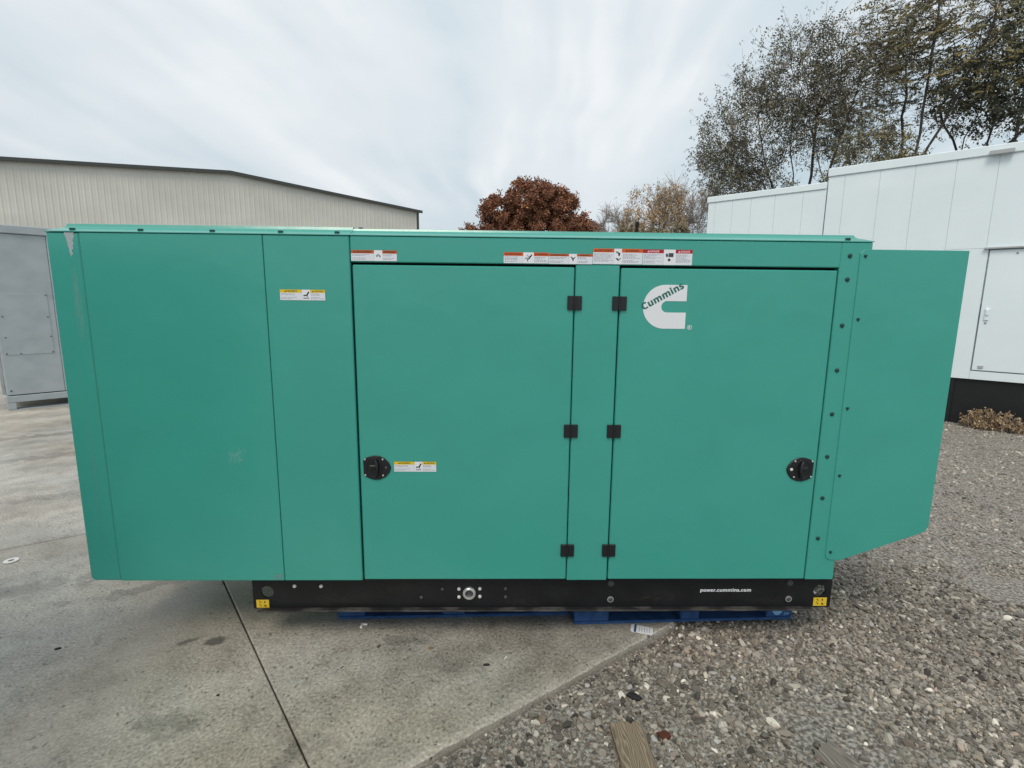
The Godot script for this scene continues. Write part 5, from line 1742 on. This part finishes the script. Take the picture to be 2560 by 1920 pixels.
func make_litter():
	var pm := plank_mesh(0.118, 0.052, 0.9, 3)
	var p := put("wood_plank", pm, wood_mat(lin(0.15, 0.112, 0.078), lin(0.34, 0.265, 0.185), 31))
	p.position = Vector3(0.478, -0.040, 0.455)
	p.rotation = Vector3(0.015, 0.03, 0.03)
	tag(p, "weathered tan plank with a ragged end, left of the two on the gravel", "plank")
	p = put("wood_plank", plank_mesh(0.10, 0.05, 0.8, 9), wood_mat(lin(0.10, 0.088, 0.075), lin(0.30, 0.27, 0.235), 32))
	p.position = Vector3(1.165, -0.050, 0.548)
	p.rotation = Vector3(0.02, 0.42, 0.16)
	tag(p, "grey weathered timber half sunk in gravel, right of the tan plank", "plank")
	# paper tag on the slab edge
	var st := mb()
	var tg := rrect(-0.052, 0.052, -0.030, 0.030, [0.010, 0.010, 0.010, 0.010])
	plate(st, tg, 0.0, 0.0012, 0.0003)
	var tagm := thing("paper_tag", "white paper tag with a dark blue band lying on the slab edge", "tag", Vector3(0.690, 0.0015, -0.092), -0.33)
	var card := obj("card", st, mat(lin(0.78, 0.81, 0.83), 0.7), tagm)
	card.rotation = Vector3(-PI / 2, 0, 0)
	st = mb()
	plate(st, rrect(-0.036, -0.025, -0.030, 0.030, [0, 0, 0, 0]), 0.0013, 0.0017, 0.0)
	var band := obj("band", st, mat(lin(0.025, 0.10, 0.22), 0.6), tagm)
	band.rotation = Vector3(-PI / 2, 0, 0)
	var r := RandomNumberGenerator.new()
	r.seed = 77
	st = mb()
	for k in 5:
		var x := -0.013 + 0.012 * k
		var a := -0.024 + r.randf() * 0.008
		plate(st, rrect(x, x + 0.004, a, a + r.randf_range(0.026, 0.042), [0, 0, 0, 0]), 0.0013, 0.0016, 0.0)
	var ln := obj("print_lines", st, mat(lin(0.42, 0.45, 0.50), 0.7), tagm)
	ln.rotation = Vector3(-PI / 2, 0, 0)
	# washer
	st = mb()
	lathe(st, Vector3.ZERO, Vector3.UP, [Vector2(0.015, 0.0), Vector2(0.036, 0.0), Vector2(0.036, 0.004), Vector2(0.015, 0.004), Vector2(0.015, 0.0)], 28)
	var w := obj("washer", st, mat(lin(0.72, 0.72, 0.70), 0.4, 0.2), self, Vector3(-2.917, 0.002, -0.759))
	tag(w, "flat pale metal washer lying on the concrete at the far left", "washer")
	# white bracket scrap
	st = mb()
	box(st, Vector3(0, 0.006, 0), Vector3(0.012, 0.012, 0.034), 0.003)
	box(st, Vector3(0.012, 0.006, -0.011), Vector3(0.026, 0.010, 0.012), 0.003)
	w = obj("plastic_fragment", st, mat(lin(0.78, 0.77, 0.72), 0.5), self, Vector3(-0.665, 0.001, -0.122))
	tag(w, "small white broken plastic corner on concrete below the rail", "plastic scrap")
	# black rubber scraps
	var blk := mat(lin(0.015, 0.015, 0.016), 0.8)
	var scraps := [
		["rubber_scrap", "black rubber flake on the concrete nearest the slab edge", -0.053, 0.145, 0.017, 0.006, 0.1, blk],
		["rubber_scrap", "small dark flake on the concrete far left of the joint", -1.985, 0.028, 0.014, 0.006, 0.4, blk],
		["rubber_scrap", "tiny black crumb left of the joint near the bottom edge", -1.12, 0.31, 0.007, 0.005, 0.6, blk],
		["rubber_sheet", "torn black rubber piece lying in the gravel behind the tan plank", 0.553, 0.312, 0.034, 0.017, -0.4, blk],
		["rust_leaf", "dark rust-red crumpled leaf beside the tan plank's end", 0.612, 0.500, 0.024, 0.020, 0.3, mat(lin(0.085, 0.022, 0.010), 0.85)],
		["dry_leaf", "tan curled leaf on the concrete below the drain coupling", -0.31, 0.035, 0.014, 0.008, 0.2, mat(lin(0.22, 0.13, 0.05), 0.85)],
		["dry_leaf", "brown leaf fragment on concrete left of the drain coupling", -0.55, 0.02, 0.012, 0.007, 0.9, mat(lin(0.10, 0.065, 0.035), 0.85)],
		["paper_scrap", "white paper sliver on the concrete before the drain coupling", 0.03, 0.10, 0.012, 0.004, 0.8, mat(lin(0.62, 0.62, 0.58), 0.8)],
	]
	var k := 0
	for q in scraps:
		st = mb()
		var y := 0.0006
		if q[0] == "rubber_sheet" or q[0] == "rust_leaf": y = -0.020
		flake(st, Vector3(0, 0, 0), q[4], q[5], q[6], 0.005 if y > 0 else 0.014, 60 + k)
		w = obj(q[0], st, q[7], self, Vector3(q[2], y, q[3]))
		tag(w, q[1], {"rubber_scrap": "rubber scrap", "rubber_sheet": "rubber scrap", "rust_leaf": "leaf", "dry_leaf": "leaf", "paper_scrap": "paper scrap"}[q[0]])
		k += 1

# ------------------------------------------------------------------ dry weeds at the white enclosure
func make_weeds():
	var o := thing("dry_weeds", "clump of dry tan weeds against the black base of the white enclosure", "weeds", Vector3(6.48, -0.05, -4.27), -deg_to_rad(43.77))
	var r := RandomNumberGenerator.new()
	r.seed = 606
	var st := mb()
	var sh := sprig("clump", 44)
	var xf := []
	var cl := []
	for i in 90:
		var b := Vector3(r.randf_range(-0.30, 0.34), 0, r.randf_range(-0.02, 0.20))
		var h := r.randf_range(0.06, 0.26) * (1.0 if abs(b.x) < 0.25 else 0.7)
		var tip := b + Vector3(r.randfn() * 0.05, h, r.randfn() * 0.03 + 0.02)
		tube(st, b, tip, 0.004, 0.002, 4)
		for k in 6:
			xf.append(Transform3D(Basis.from_euler(Vector3(r.randf() * TAU, r.randf() * TAU, r.randf() * TAU)).scaled(Vector3.ONE * r.randf_range(0.028, 0.055)), b.lerp(tip, r.randf_range(0.3, 1.05)) + Vector3(r.randfn(), r.randfn(), r.randfn()) * 0.012))
			cl.append([Color(0.40, 0.285, 0.16), Color(0.32, 0.22, 0.12), Color(0.50, 0.38, 0.24), Color(0.20, 0.14, 0.085)][r.randi() % 4])
	obj("stems", st, M.bark_pale, o)
	var mm := MultiMesh.new()
	mm.transform_format = MultiMesh.TRANSFORM_3D
	mm.use_colors = true
	mm.mesh = sh
	mm.instance_count = xf.size()
	for i in xf.size():
		mm.set_instance_transform(i, xf[i])
		mm.set_instance_color(i, cl[i])
	var mi := MultiMeshInstance3D.new()
	mi.multimesh = mm
	mi.material_override = M.leaf
	mi.name = "foliage"
	o.add_child(mi)
	mi.set_meta("kind", "stuff")
